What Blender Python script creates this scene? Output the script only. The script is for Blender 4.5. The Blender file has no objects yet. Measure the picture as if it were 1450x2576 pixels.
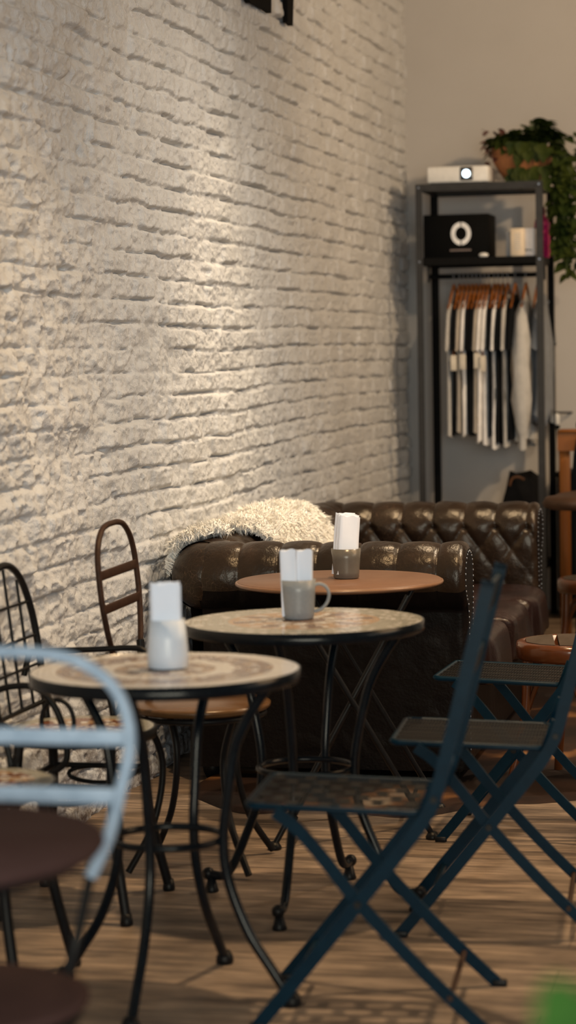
import bpy, bmesh, math, random
import numpy as np
from mathutils import Vector, Matrix, noise as mnoise

random.seed(7)
rng = np.random.default_rng(11)
SC = bpy.context.scene
COL = SC.collection
PI = math.pi

# ------------------------------------------------------------------ camera
F = 6000.0
CAM = Vector((2.19, 0.0, 1.41))
YAW, PITCH, ROLL = math.radians(12.73), math.atan(407 / 6000.0), math.radians(-1.0)
CM = Matrix.Rotation(YAW, 3, 'Z') @ Matrix.Rotation(PI / 2 - PITCH, 3, 'X') @ Matrix.Rotation(ROLL, 3, 'Z')


def ray(px, py):
    return CM @ Vector(((px - 725) / F, -(py - 1288) / F, -1.0))


def on_y(px, py, y):      # point of the room seen at a pixel, on the plane Y = y
    r = ray(px, py)
    return CAM + r * (y / r.y)


def on_z(px, py, z):
    r = ray(px, py)
    return CAM + r * ((z - CAM.z) / r.z)


def on_x(px, py, x):
    r = ray(px, py)
    return CAM + r * ((x - CAM.x) / r.x)


# ------------------------------------------------------------------ mesh helpers
class MB:
    def __init__(s):
        s.v, s.f, s.m, s.sm = [], [], [], []

    def add(s, vs, fs, smooth=False, mi=0):
        o = len(s.v)
        s.v += [tuple(v) for v in vs]
        s.f += [tuple(i + o for i in f) for f in fs]
        s.m += [mi] * len(fs)
        s.sm += [smooth] * len(fs)
        return s

    def box(s, c, size, rot=0.0, mi=0, M=None):
        hx, hy, hz = size[0] / 2, size[1] / 2, size[2] / 2
        vs = []
        R = M if M is not None else Matrix.Rotation(rot, 3, 'Z')
        for x in (-hx, hx):
            for y in (-hy, hy):
                for z in (-hz, hz):
                    vs.append(Vector(c) + R @ Vector((x, y, z)))
        fs = [(0, 1, 3, 2), (4, 6, 7, 5), (0, 4, 5, 1), (2, 3, 7, 6), (0, 2, 6, 4), (1, 5, 7, 3)]
        return s.add(vs, fs, False, mi)

    def rbox(s, c, size, r=0.005, seg=2, rot=0.0, mi=0, M=None):
        bm = bmesh.new()
        bmesh.ops.create_cube(bm, size=1.0)
        for v in bm.verts:
            v.co = Vector((v.co.x * size[0], v.co.y * size[1], v.co.z * size[2]))
        bmesh.ops.bevel(bm, geom=list(bm.edges), offset=r, segments=seg, affect='EDGES', profile=0.5)
        R = M if M is not None else Matrix.Rotation(rot, 3, 'Z')
        bm.verts.index_update()
        vs = [Vector(c) + R @ v.co for v in bm.verts]
        fs = [[v.index for v in f.verts] for f in bm.faces]
        bm.free()
        return s.add(vs, fs, True, mi)

    def tube(s, pts, r, n=10, closed=False, caps=True, mi=0):
        pts = [Vector(p) for p in pts]
        N = len(pts)
        rs = r if isinstance(r, (list, tuple)) else [r] * N
        tans = []
        for i in range(N):
            a = pts[i - 1] if (i > 0 or closed) else pts[i]
            b = pts[(i + 1) % N] if (i < N - 1 or closed) else pts[i]
            t = (b - a)
            tans.append(t.normalized() if t.length > 1e-9 else Vector((0, 0, 1)))
        up = Vector((0, 0, 1)) if abs(tans[0].z) < 0.9 else Vector((1, 0, 0))
        nrm = tans[0].cross(up).normalized()
        vs, fs = [], []
        for i in range(N):
            t = tans[i]
            nrm = (nrm - t * nrm.dot(t)).normalized()
            bn = t.cross(nrm)
            for k in range(n):
                a = 2 * PI * k / n
                vs.append(pts[i] + (nrm * math.cos(a) + bn * math.sin(a)) * rs[i])
        for i in range(N if closed else N - 1):
            j = (i + 1) % N
            for k in range(n):
                l = (k + 1) % n
                fs.append((i * n + k, i * n + l, j * n + l, j * n + k))
        s.add(vs, fs, True, mi)
        if caps and not closed:
            s.add([vs[k] for k in range(n)], [tuple(reversed(range(n)))], False, mi)
            s.add([vs[(N - 1) * n + k] for k in range(n)], [tuple(range(n))], False, mi)
        return s

    def bar(s, pts, w, t, side, mi=0):
        """flat bar: w along the fixed side vector, t across"""
        pts = [Vector(p) for p in pts]
        side = Vector(side).normalized()
        N = len(pts)
        vs, fs = [], []
        for i in range(N):
            a, b = pts[max(i - 1, 0)], pts[min(i + 1, N - 1)]
            tan = (b - a).normalized()
            o = tan.cross(side).normalized()
            for (u, q) in ((-1, -1), (1, -1), (1, 1), (-1, 1)):
                vs.append(pts[i] + side * (u * w / 2) + o * (q * t / 2))
        for i in range(N - 1):
            for k in range(4):
                l = (k + 1) % 4
                fs.append((i * 4 + k, i * 4 + l, i * 4 + 4 + l, i * 4 + 4 + k))
        fs.append((3, 2, 1, 0))
        fs.append(tuple((N - 1) * 4 + k for k in range(4)))
        return s.add(vs, fs, False, mi)

    def lathe(s, prof, c=(0, 0, 0), n=40, mi=0, smooth=True):
        vs, fs = [], []
        P = len(prof)
        for (r, z) in prof:
            for k in range(n):
                a = 2 * PI * k / n
                vs.append((c[0] + r * math.cos(a), c[1] + r * math.sin(a), c[2] + z))
        for i in range(P - 1):
            for k in range(n):
                l = (k + 1) % n
                fs.append((i * n + k, i * n + l, i * n + n + l, i * n + n + k))
        if prof[0][0] > 1e-6:
            fs.append(tuple(reversed(range(n))))
        if prof[-1][0] > 1e-6:
            fs.append(tuple((P - 1) * n + k for k in range(n)))
        return s.add(vs, fs, smooth, mi)

    def ball(s, c, r, n=14, m=9, mi=0):
        r = r if isinstance(r, (list, tuple)) else (r, r, r)
        vs, fs = [], []
        for i in range(m + 1):
            p = PI * i / m
            for k in range(n):
                a = 2 * PI * k / n
                vs.append((c[0] + r[0] * math.sin(p) * math.cos(a), c[1] + r[1] * math.sin(p) * math.sin(a), c[2] - r[2] * math.cos(p)))
        for i in range(m):
            for k in range(n):
                l = (k + 1) % n
                fs.append((i * n + k, i * n + l, i * n + n + l, i * n + n + k))
        return s.add(vs, fs, True, mi)

    def grid(s, P, smooth=True, mi=0, closed_u=False):
        """P: rows of points"""
        R, Cn = len(P), len(P[0])
        vs = [p for row in P for p in row]
        fs = []
        for i in range(R - 1):
            for j in range(Cn if closed_u else Cn - 1):
                k = (j + 1) % Cn
                fs.append((i * Cn + j, i * Cn + k, i * Cn + Cn + k, i * Cn + Cn + j))
        return s.add(vs, fs, smooth, mi)

    def prism(s, poly, ext, mi=0):
        n = len(poly)
        a = [Vector(p) for p in poly]
        b = [p + Vector(ext) for p in a]
        fs = [tuple(range(n)), tuple(reversed(range(n, 2 * n)))]
        fs += [(i, n + i, n + (i + 1) % n, (i + 1) % n) for i in range(n)]
        return s.add(a + b, fs, False, mi)


def spline(pts, k=6, closed=False):
    pts = [Vector(p) for p in pts]
    n = len(pts)
    out = []
    rngn = n if closed else n - 1
    for i in range(rngn):
        if closed:
            p0, p1, p2, p3 = pts[i - 1], pts[i], pts[(i + 1) % n], pts[(i + 2) % n]
        else:
            p0, p1, p2, p3 = pts[max(i - 1, 0)], pts[i], pts[i + 1], pts[min(i + 2, n - 1)]
        for j in range(k):
            t = j / k
            out.append(0.5 * ((2 * p1) + (p2 - p0) * t + (2 * p0 - 5 * p1 + 4 * p2 - p3) * t * t + (3 * p1 - p0 - 3 * p2 + p3) * t ** 3))
    if not closed:
        out.append(pts[-1])
    return out


def circle(c, r, n=40, z=None):
    return [Vector((c[0] + r * math.cos(2 * PI * k / n), c[1] + r * math.sin(2 * PI * k / n), c[2] if z is None else z)) for k in range(n)]


def root_loc(o):
    l = Vector((0, 0, 0))
    while o is not None:
        l += o.location
        o = o.parent
    return l


def obj(name, mb, mats, parent=None, loc=None):
    """one mesh object; mb is in room coordinates"""
    base = root_loc(parent) if parent is not None else Vector((0, 0, 0))
    if parent is None:
        if loc is None:
            xs = np.array(mb.v)
            lo, hi = xs.min(0), xs.max(0)
            loc = Vector(((lo[0] + hi[0]) / 2, (lo[1] + hi[1]) / 2, lo[2]))
        base = Vector(loc)
    me = bpy.data.meshes.new(name)
    me.from_pydata([(v[0] - base.x, v[1] - base.y, v[2] - base.z) for v in mb.v], [], mb.f)
    mats = mats if isinstance(mats, (list, tuple)) else [mats]
    for m in mats:
        me.materials.append(m)
    me.polygons.foreach_set('material_index', mb.m)
    me.polygons.foreach_set('use_smooth', mb.sm)
    me.update()
    o = bpy.data.objects.new(name, me)
    COL.objects.link(o)
    if parent is not None:
        o.parent = parent
    else:
        o.location = base
    return o


def tag(o, label, cat, group=None, kind=None):
    o['label'] = label
    o['category'] = cat
    if group:
        o['group'] = group
    if kind:
        o['kind'] = kind
    return o


def thing(name, label, cat, loc, group=None):
    o = bpy.data.objects.new(name, None)
    COL.objects.link(o)
    o.empty_display_size = 0.1
    o.location = loc
    return tag(o, label, cat, group)


def struct(name, mb, mats):
    o = obj(name, mb, mats, loc=(0, 0, 0))
    o['kind'] = 'structure'
    return o


def dup(root, loc, rotz=0.0, label=None, name=None):
    r = root.copy()
    COL.objects.link(r)
    r.location = loc
    r.rotation_euler = (0, 0, rotz)
    if label:
        r['label'] = label
    for ch in list(root.children):
        c = ch.copy()
        COL.objects.link(c)
        c.parent = r
        for g in list(ch.children):
            d = g.copy()
            COL.objects.link(d)
            d.parent = c
    return r


def np_mesh(name, V, R, Cn, mat, smooth=True):
    """numpy grid mesh, R x Cn"""
    me = bpy.data.meshes.new(name)
    idx = np.arange(R * Cn).reshape(R, Cn)
    q = np.stack([idx[:-1, :-1], idx[:-1, 1:], idx[1:, 1:], idx[1:, :-1]], -1).reshape(-1, 4)
    me.vertices.add(R * Cn)
    me.vertices.foreach_set('co', V.reshape(-1).astype(np.float32))
    nq = len(q)
    me.loops.add(nq * 4)
    me.loops.foreach_set('vertex_index', q.reshape(-1).astype(np.int32))
    me.polygons.add(nq)
    me.polygons.foreach_set('loop_start', np.arange(0, nq * 4, 4, dtype=np.int32))
    me.polygons.foreach_set('use_smooth', np.ones(nq, dtype=bool) if smooth else np.zeros(nq, dtype=bool))
    me.materials.append(mat)
    me.update(calc_edges=True)
    me.validate()
    return me


# ------------------------------------------------------------------ value noise (numpy)
_T = rng.random((256, 256))


def vn(a, b, seed=0):
    a = a + seed * 17.31
    b = b + seed * 9.73
    ia, ib = np.floor(a).astype(int), np.floor(b).astype(int)
    fa, fb = a - ia, b - ib
    fa = fa * fa * fa * (fa * (fa * 6 - 15) + 10)
    fb = fb * fb * fb * (fb * (fb * 6 - 15) + 10)
    g = lambda i, j: _T[i % 256, j % 256]
    return (g(ia, ib) * (1 - fa) + g(ia + 1, ib) * fa) * (1 - fb) + (g(ia, ib + 1) * (1 - fa) + g(ia + 1, ib + 1) * fa) * fb


def fbm(a, b, seed=0, o=4):
    t, amp, s = 0.0, 0.5, 0.0
    for k in range(o):
        t = t + amp * vn(a * 2 ** k, b * 2 ** k, seed + k * 3)
        s += amp
        amp *= 0.55
    return t / s


def sstep(x, a, b):
    t = np.clip((x - a) / (b - a), 0, 1)
    return t * t * (3 - 2 * t)


# ------------------------------------------------------------------ materials
def nm(name):
    m = bpy.data.materials.new(name)
    m.use_nodes = True
    nt = m.node_tree
    for n in list(nt.nodes):
        nt.nodes.remove(n)
    out = nt.nodes.new('ShaderNodeOutputMaterial')
    b = nt.nodes.new('ShaderNodeBsdfPrincipled')
    nt.links.new(b.outputs[0], out.inputs[0])
    return m, nt, b


def nd(nt, typ, **kw):
    n = nt.nodes.new(typ)
    for k, v in kw.items():
        if k.startswith('_'):
            setattr(n, k[1:], v)
        else:
            n.inputs[k.replace('__', ' ')].default_value = v
    return n


def ramp(nt, src, stops):
    r = nt.nodes.new('ShaderNodeValToRGB')
    cr = r.color_ramp
    while len(cr.elements) < len(stops):
        cr.elements.new(0.5)
    for e, (p, c) in zip(cr.elements, stops):
        e.position = p
        e.color = (*c, 1) if len(c) == 3 else c
    nt.links.new(src, r.inputs[0])
    return r


def coords(nt, scale=(1, 1, 1), kind='Object'):
    tc = nt.nodes.new('ShaderNodeTexCoord')
    mp = nt.nodes.new('ShaderNodeMapping')
    mp.inputs['Scale'].default_value = scale
    nt.links.new(tc.outputs[kind], mp.inputs[0])
    return mp.outputs[0]


def simple(name, c1, rough=0.5, metal=0.0, c2=None, nscale=20, bump=0.0, bscale=80, spec=0.5, scale=(1, 1, 1), coat=0.0, sheen=0.0, rough2=None):
    m, nt, b = nm(name)
    b.inputs['Roughness'].default_value = rough
    b.inputs['Metallic'].default_value = metal
    b.inputs['Specular IOR Level'].default_value = spec
    b.inputs['Specular Tint'].default_value = (1.0, 0.84, 0.62, 1)
    b.inputs['Coat Weight'].default_value = coat
    b.inputs['Sheen Weight'].default_value = sheen
    co = coords(nt, scale)
    n = nd(nt, 'ShaderNodeTexNoise', Scale=nscale, Detail=6.0, Roughness=0.6)
    nt.links.new(co, n.inputs['Vector'])
    c2 = c2 or tuple(min(1, x * 1.25) for x in c1)
    r = ramp(nt, n.outputs['Fac'], [(0.3, c1), (0.7, c2)])
    nt.links.new(r.outputs[0], b.inputs['Base Color'])
    if rough2 is not None:
        mr = nd(nt, 'ShaderNodeMapRange')
        mr.inputs['To Min'].default_value = rough
        mr.inputs['To Max'].default_value = rough2
        nt.links.new(n.outputs['Fac'], mr.inputs[0])
        nt.links.new(mr.outputs[0], b.inputs['Roughness'])
    if bump:
        n2 = nd(nt, 'ShaderNodeTexNoise', Scale=bscale, Detail=4.0)
        nt.links.new(co, n2.inputs['Vector'])
        bp = nd(nt, 'ShaderNodeBump', Strength=bump, Distance=0.004)
        nt.links.new(n2.outputs['Fac'], bp.inputs['Height'])
        nt.links.new(bp.outputs[0], b.inputs['Normal'])
    return m


def brick_paint():
    m, nt, b = nm('painted_brick')
    co = coords(nt)
    n1 = nd(nt, 'ShaderNodeTexNoise', Scale=3.0, Detail=5.0)
    nt.links.new(co, n1.inputs['Vector'])
    r1 = ramp(nt, n1.outputs['Fac'], [(0.3, (0.60, 0.575, 0.53)), (0.7, (0.68, 0.655, 0.61))])
    n2 = nd(nt, 'ShaderNodeTexNoise', Scale=38.0, Detail=8.0, Roughness=0.7)
    nt.links.new(co, n2.inputs['Vector'])
    chip = ramp(nt, n2.outputs['Fac'], [(0.0, (0, 0, 0)), (0.715, (0, 0, 0)), (0.75, (1, 1, 1))])
    n3 = nd(nt, 'ShaderNodeTexNoise', Scale=1.3, Detail=3.0)
    nt.links.new(co, n3.inputs['Vector'])
    area = ramp(nt, n3.outputs['Fac'], [(0.42, (0, 0, 0)), (0.62, (1, 1, 1))])
    # more worn away near the floor
    tc = nt.nodes.new('ShaderNodeTexCoord')
    sp = nt.nodes.new('ShaderNodeSeparateXYZ')
    nt.links.new(tc.outputs['Object'], sp.inputs[0])
    low = nd(nt, 'ShaderNodeMapRange')
    low.inputs['From Min'].default_value = 0.55
    low.inputs['From Max'].default_value = 0.0
    nt.links.new(sp.outputs['Z'], low.inputs[0])
    n4 = nd(nt, 'ShaderNodeTexNoise', Scale=17.0, Detail=7.0, Roughness=0.75)
    nt.links.new(co, n4.inputs['Vector'])
    lm = nd(nt, 'ShaderNodeMath', _operation='MULTIPLY')
    nt.links.new(low.outputs[0], lm.inputs[0])
    lowr = ramp(nt, n4.outputs['Fac'], [(0.45, (0, 0, 0)), (0.60, (1, 1, 1))])
    nt.links.new(lowr.outputs[0], lm.inputs[1])
    mul = nd(nt, 'ShaderNodeMath', _operation='MULTIPLY')
    nt.links.new(chip.outputs[0], mul.inputs[0])
    nt.links.new(area.outputs[0], mul.inputs[1])
    mx = nt.nodes.new('ShaderNodeMixRGB')
    mx.inputs[2].default_value = (0.22, 0.115, 0.07, 1)
    nt.links.new(mul.outputs[0], mx.inputs[0])
    nt.links.new(r1.outputs[0], mx.inputs[1])
    mx2 = nt.nodes.new('ShaderNodeMixRGB')
    mx2.inputs[2].default_value = (0.17, 0.12, 0.085, 1)
    nt.links.new(lm.outputs[0], mx2.inputs[0])
    nt.links.new(mx.outputs[0], mx2.inputs[1])
    nt.links.new(mx2.outputs[0], b.inputs['Base Color'])
    b.inputs['Roughness'].default_value = 0.62
    b.inputs['Specular IOR Level'].default_value = 0.3
    n5 = nd(nt, 'ShaderNodeTexNoise', Scale=120.0, Detail=6.0, Roughness=0.65)
    nt.links.new(co, n5.inputs['Vector'])
    co2 = coords(nt, (1, 90, 14))
    n6 = nd(nt, 'ShaderNodeTexNoise', Scale=3.0, Detail=3.0)
    nt.links.new(co2, n6.inputs['Vector'])
    ad = nd(nt, 'ShaderNodeMath', _operation='ADD')
    nt.links.new(n5.outputs['Fac'], ad.inputs[0])
    nt.links.new(n6.outputs['Fac'], ad.inputs[1])
    bp = nd(nt, 'ShaderNodeBump', Strength=0.75, Distance=0.007)
    nt.links.new(ad.outputs[0], bp.inputs['Height'])
    nt.links.new(bp.outputs[0], b.inputs['Normal'])
    return m


def floor_mat():
    m, nt, b = nm('worn_wood_floor')
    tc = nt.nodes.new('ShaderNodeTexCoord')
    br = nd(nt, 'ShaderNodeTexBrick')
    br.offset = 0.37
    br.inputs['Color1'].default_value = (0.285, 0.200, 0.128, 1)
    br.inputs['Color2'].default_value = (0.345, 0.250, 0.165, 1)
    br.inputs['Mortar'].default_value = (0.03, 0.02, 0.014, 1)
    br.inputs['Scale'].default_value = 1.0
    br.inputs['Mortar Size'].default_value = 0.0009
    br.inputs['Brick Width'].default_value = 1.6
    br.inputs['Row Height'].default_value = 0.19
    nt.links.new(tc.outputs['Object'], br.inputs['Vector'])
    co = coords(nt, (1.6, 26, 1))
    n = nd(nt, 'ShaderNodeTexNoise', Scale=2.2, Detail=8.0, Roughness=0.65, Distortion=0.7)
    nt.links.new(co, n.inputs['Vector'])
    g = ramp(nt, n.outputs['Fac'], [(0.30, (0.28, 0.26, 0.25)), (0.5, (0.85, 0.83, 0.8)), (0.70, (1.40, 1.36, 1.30))])
    mx = nt.nodes.new('ShaderNodeMixRGB')
    mx.blend_type = 'MULTIPLY'
    mx.inputs[0].default_value = 1.0
    nt.links.new(br.outputs['Color'], mx.inputs[1])
    nt.links.new(g.outputs[0], mx.inputs[2])
    co2 = coords(nt, (1.5, 5, 1))
    n2 = nd(nt, 'ShaderNodeTexNoise', Scale=2.4, Detail=6.0, Roughness=0.6)
    nt.links.new(co2, n2.inputs['Vector'])
    g2 = ramp(nt, n2.outputs['Fac'], [(0.36, (0.42, 0.40, 0.39)), (0.62, (1.15, 1.12, 1.1))])
    mx2 = nt.nodes.new('ShaderNodeMixRGB')
    mx2.blend_type = 'MULTIPLY'
    mx2.inputs[0].default_value = 1.0
    nt.links.new(mx.outputs[0], mx2.inputs[1])
    nt.links.new(g2.outputs[0], mx2.inputs[2])
    nt.links.new(mx2.outputs[0], b.inputs['Base Color'])
    rr = nd(nt, 'ShaderNodeMapRange')
    rr.inputs['To Min'].default_value = 0.36
    rr.inputs['To Max'].default_value = 0.62
    nt.links.new(n.outputs['Fac'], rr.inputs[0])
    nt.links.new(rr.outputs[0], b.inputs['Roughness'])
    bp = nd(nt, 'ShaderNodeBump', Strength=0.35, Distance=0.003)
    nt.links.new(n.outputs['Fac'], bp.inputs['Height'])
    nt.links.new(bp.outputs[0], b.inputs['Normal'])
    return m


def leather(name, c1, c2, crack, rough=0.33, spec=0.5):
    m, nt, b = nm(name)
    co = coords(nt)
    n = nd(nt, 'ShaderNodeTexNoise', Scale=7.0, Detail=6.0, Roughness=0.6)
    nt.links.new(co, n.inputs['Vector'])
    r = ramp(nt, n.outputs['Fac'], [(0.3, c1), (0.72, c2)])
    wv = nd(nt, 'ShaderNodeTexNoise', Scale=9.0, Detail=3.0)
    nt.links.new(co, wv.inputs['Vector'])
    va = nt.nodes.new('ShaderNodeMixRGB')
    va.inputs[0].default_value = 0.10
    nt.links.new(co, va.inputs[1])
    nt.links.new(wv.outputs['Color'], va.inputs[2])
    v = nd(nt, 'ShaderNodeTexVoronoi', Scale=62.0)
    v.feature = 'DISTANCE_TO_EDGE'
    nt.links.new(va.outputs[0], v.inputs['Vector'])
    cr = ramp(nt, v.outputs['Distance'], [(0.0, (1, 1, 1)), (0.035, (0, 0, 0))])
    n2 = nd(nt, 'ShaderNodeTexNoise', Scale=4.0, Detail=4.0)
    nt.links.new(co, n2.inputs['Vector'])
    ar = ramp(nt, n2.outputs['Fac'], [(0.45, (0, 0, 0)), (0.62, (1, 1, 1))])
    mu = nd(nt, 'ShaderNodeMath', _operation='MULTIPLY')
    nt.links.new(cr.outputs[0], mu.inputs[0])
    nt.links.new(ar.outputs[0], mu.inputs[1])
    mx = nt.nodes.new('ShaderNodeMixRGB')
    mx.inputs[2].default_value = (*crack, 1)
    nt.links.new(mu.outputs[0], mx.inputs[0])
    nt.links.new(r.outputs[0], mx.inputs[1])
    nt.links.new(mx.outputs[0], b.inputs['Base Color'])
    b.inputs['Roughness'].default_value = rough
    b.inputs['Specular IOR Level'].default_value = spec
    b.inputs['Specular Tint'].default_value = (1.0, 0.84, 0.62, 1)
    n5 = nd(nt, 'ShaderNodeTexNoise', Scale=110.0, Detail=4.0)
    nt.links.new(co, n5.inputs['Vector'])
    n6 = nd(nt, 'ShaderNodeTexNoise', Scale=22.0, Detail=4.0)
    nt.links.new(co, n6.inputs['Vector'])
    ad = nd(nt, 'ShaderNodeMath', _operation='MULTIPLY_ADD')
    nt.links.new(n6.outputs['Fac'], ad.inputs[0])
    ad.inputs[1].default_value = 2.2
    nt.links.new(n5.outputs['Fac'], ad.inputs[2])
    bp = nd(nt, 'ShaderNodeBump', Strength=0.35, Distance=0.003)
    nt.links.new(ad.outputs[0], bp.inputs['Height'])
    nt.links.new(bp.outputs[0], b.inputs['Normal'])
    return m


def emit(name, col, s):
    m, nt, b = nm(name)
    b.inputs['Base Color'].default_value = (*col, 1)
    b.inputs['Emission Color'].default_value = (*col, 1)
    b.inputs['Emission Strength'].default_value = s
    return m


def cowhide():
    m, nt, b = nm('cowhide')
    co = coords(nt)
    n = nd(nt, 'ShaderNodeTexNoise', Scale=1.9, Detail=3.0, Roughness=0.45)
    nt.links.new(co, n.inputs['Vector'])
    r = ramp(nt, n.outputs['Fac'], [(0.33, (0.42, 0.30, 0.19)), (0.37, (0.20, 0.085, 0.028)), (0.43, (0.034, 0.016, 0.009)), (0.55, (0.016, 0.0095, 0.0065))])
    n2 = nd(nt, 'ShaderNodeTexNoise', Scale=160.0, Detail=3.0)
    nt.links.new(co, n2.inputs['Vector'])
    nt.links.new(r.outputs[0], b.inputs['Base Color'])
    b.inputs['Roughness'].default_value = 0.75
    b.inputs['Specular IOR Level'].default_value = 0.1
    bp = nd(nt, 'ShaderNodeBump', Strength=0.4, Distance=0.003)
    nt.links.new(n2.outputs['Fac'], bp.inputs['Height'])
    nt.links.new(bp.outputs[0], b.inputs['Normal'])
    return m


M = {}
M['brick'] = brick_paint()
M['wall'] = simple('cream_plaster', (0.47, 0.42, 0.355), 0.8, c2=(0.50, 0.45, 0.385), nscale=2, bump=0.08, bscale=60)
M['dark_wall'] = simple('grey_plaster', (0.16, 0.155, 0.15), 0.85, nscale=2)
M['floor'] = floor_mat()
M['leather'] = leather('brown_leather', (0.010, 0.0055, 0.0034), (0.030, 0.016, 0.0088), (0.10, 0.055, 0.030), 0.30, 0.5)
M['leather_shaded'] = leather('shaded_brown_leather', (0.0045, 0.0035, 0.0032), (0.008, 0.0055, 0.0045), (0.012, 0.008, 0.006), 0.42, 0.10)  # less rubbed leather, with the outer side's shade put into its colour
M['cushion'] = leather('oxblood_leather', (0.009, 0.0038, 0.0035), (0.022, 0.0095, 0.008), (0.08, 0.042, 0.033), 0.30, 0.32)
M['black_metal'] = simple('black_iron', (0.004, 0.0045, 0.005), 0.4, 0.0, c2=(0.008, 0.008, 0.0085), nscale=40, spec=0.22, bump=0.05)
M['table_metal'] = simple('table_iron', (0.0025, 0.004, 0.0055), 0.2, 0.0, c2=(0.005, 0.008, 0.010), nscale=30, spec=0.25)
M['fold_metal'] = simple('blue_black_metal', (0.0012, 0.0125, 0.0205), 0.33, 0.0, c2=(0.002, 0.0175, 0.0275), nscale=30, spec=0.12)  # black metal, with the blue of the daylight put into its colour
M['seat_metal'] = simple('worn_seat_metal', (0.004, 0.004, 0.004), 0.40, 0.15, c2=(0.009, 0.0085, 0.008), nscale=50, spec=0.3)
M['rust'] = simple('rusty_brown_iron', (0.026, 0.011, 0.0065), 0.55, 0.1, c2=(0.05, 0.022, 0.012), nscale=60, bump=0.1, spec=0.25)
M['white_paint'] = simple('pale_blue_paint', (0.30, 0.37, 0.42), 0.5, 0.0, c2=(0.46, 0.53, 0.57), nscale=35, bump=0.1, bscale=60)
M['brown_top'] = simple('brown_table_board', (0.17, 0.083, 0.045), 0.42, c2=(0.235, 0.12, 0.066), nscale=14, scale=(1, 3, 1), bump=0.06, bscale=120)
M['edge'] = simple('board_edge', (0.20, 0.095, 0.045), 0.3, nscale=20)
M['dull_brown'] = simple('dull_brown_board', (0.068, 0.033, 0.026), 0.8, c2=(0.080, 0.040, 0.032), nscale=10, spec=0.1)
M['grout'] = simple('grout', (0.30, 0.25, 0.20), 0.6)
T = dict(cream=(0.70, 0.63, 0.53), sage=(0.40, 0.36, 0.265), brown=(0.24, 0.15, 0.10), tan=(0.42, 0.29, 0.18), orange=(0.50, 0.31, 0.16), grey=(0.30, 0.25, 0.22), pale=(0.70, 0.65, 0.58), rust=(0.24, 0.09, 0.04))
TN = list(T)
for k in TN:
    M['tile_' + k] = simple('tile_' + k, T[k], 0.16, c2=tuple(x * 1.12 for x in T[k]), nscale=40, spec=0.5)
M['paper'] = simple('napkin_paper', (0.87, 0.87, 0.87), 0.9, c2=(0.90, 0.90, 0.90), bump=0.05)
M['white_ceramic'] = simple('white_ceramic', (0.66, 0.68, 0.68), 0.3, nscale=4, c2=(0.70, 0.72, 0.72))
M['grey_ceramic'] = simple('grey_ceramic', (0.235, 0.235, 0.215), 0.30, c2=(0.27, 0.268, 0.248), nscale=120, spec=0.5)
M['taupe_glass'] = simple('taupe_ceramic', (0.12, 0.10, 0.075), 0.25, c2=(0.16, 0.135, 0.10), nscale=20)
M['dark_glass'] = simple('dark_base', (0.03, 0.035, 0.04), 0.15)
M['wool'] = simple('cream_wool', (0.88, 0.80, 0.66), 0.85, c2=(0.93, 0.88, 0.77), nscale=9, sheen=0.3)
M['hide'] = cowhide()
M['shelf'] = simple('grey_slotted_steel', (0.030, 0.030, 0.030), 0.5, 0.0, c2=(0.042, 0.041, 0.040), nscale=30, spec=0.2)
M['shelf_black'] = simple('black_shelf_board', (0.005, 0.005, 0.005), 0.6, nscale=30, spec=0.08)
M['proj_white'] = simple('white_plastic', (0.72, 0.68, 0.60), 0.4)
M['black_box'] = simple('black_card', (0.003, 0.0035, 0.0035), 0.6, c2=(0.004, 0.004, 0.004), spec=0.05)
M['logo'] = simple('white_print', (0.72, 0.70, 0.66), 0.5)
M['logo_dim'] = simple('dim_print', (0.20, 0.15, 0.13), 0.5)
M['glow'] = emit('projector_glow', (0.72, 0.88, 1.0), 5.0)
M['terracotta'] = simple('terracotta', (0.30, 0.105, 0.035), 0.55, c2=(0.40, 0.155, 0.055), nscale=12, bump=0.1)
M['leaf'] = simple('dark_green_leaf', (0.010, 0.022, 0.006), 0.5, c2=(0.050, 0.060, 0.010), nscale=11, spec=0.08)
M['leaf_red'] = simple('purple_leaf', (0.06, 0.018, 0.014), 0.5, c2=(0.10, 0.03, 0.022))
M['leaf_bright'] = simple('bright_green_leaf', (0.030, 0.085, 0.014), 0.5, c2=(0.05, 0.125, 0.02), spec=0.1, nscale=12)
M['stem'] = simple('green_stem', (0.05, 0.07, 0.02), 0.6)
M['magenta'] = simple('magenta_plastic', (0.55, 0.006, 0.11), 0.4, c2=(0.6, 0.01, 0.14))
M['cap_red'] = simple('dark_red_cap', (0.17, 0.02, 0.04), 0.4)
M['carton'] = simple('white_carton', (0.66, 0.61, 0.56), 0.6)
M['carton_cream'] = simple('cream_carton', (0.66, 0.53, 0.37), 0.6)
M['carton_grey'] = simple('grey_carton', (0.42, 0.40, 0.37), 0.6)
M['ink'] = simple('dark_ink', (0.05, 0.05, 0.05), 0.6)
M['hanger'] = simple('orange_wood', (0.26, 0.075, 0.012), 0.5, c2=(0.34, 0.11, 0.022), nscale=20)
M['steel'] = simple('steel_hook', (0.35, 0.36, 0.37), 0.3, 0.9)
M['shirt_black'] = simple('black_cotton', (0.008, 0.009, 0.0095), 0.95, spec=0.05, c2=(0.009, 0.009, 0.0095))
M['shirt_white'] = simple('white_cotton', (0.72, 0.68, 0.62), 0.95, spec=0.05)
M['shirt_beige'] = simple('beige_cotton', (0.36, 0.31, 0.245), 0.95)
M['shirt_grey'] = simple('grey_marl', (0.43, 0.40, 0.35), 0.95)
M['shirt_slate'] = simple('slate_cotton', (0.19, 0.20, 0.21), 0.95)
M['tagpaper'] = simple('swing_tag_card', (0.52, 0.46, 0.36), 0.8)
M['amber'] = simple('orange_post_wood', (0.21, 0.062, 0.007), 0.5, c2=(0.27, 0.085, 0.011), nscale=5, scale=(6, 6, 1))
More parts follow.
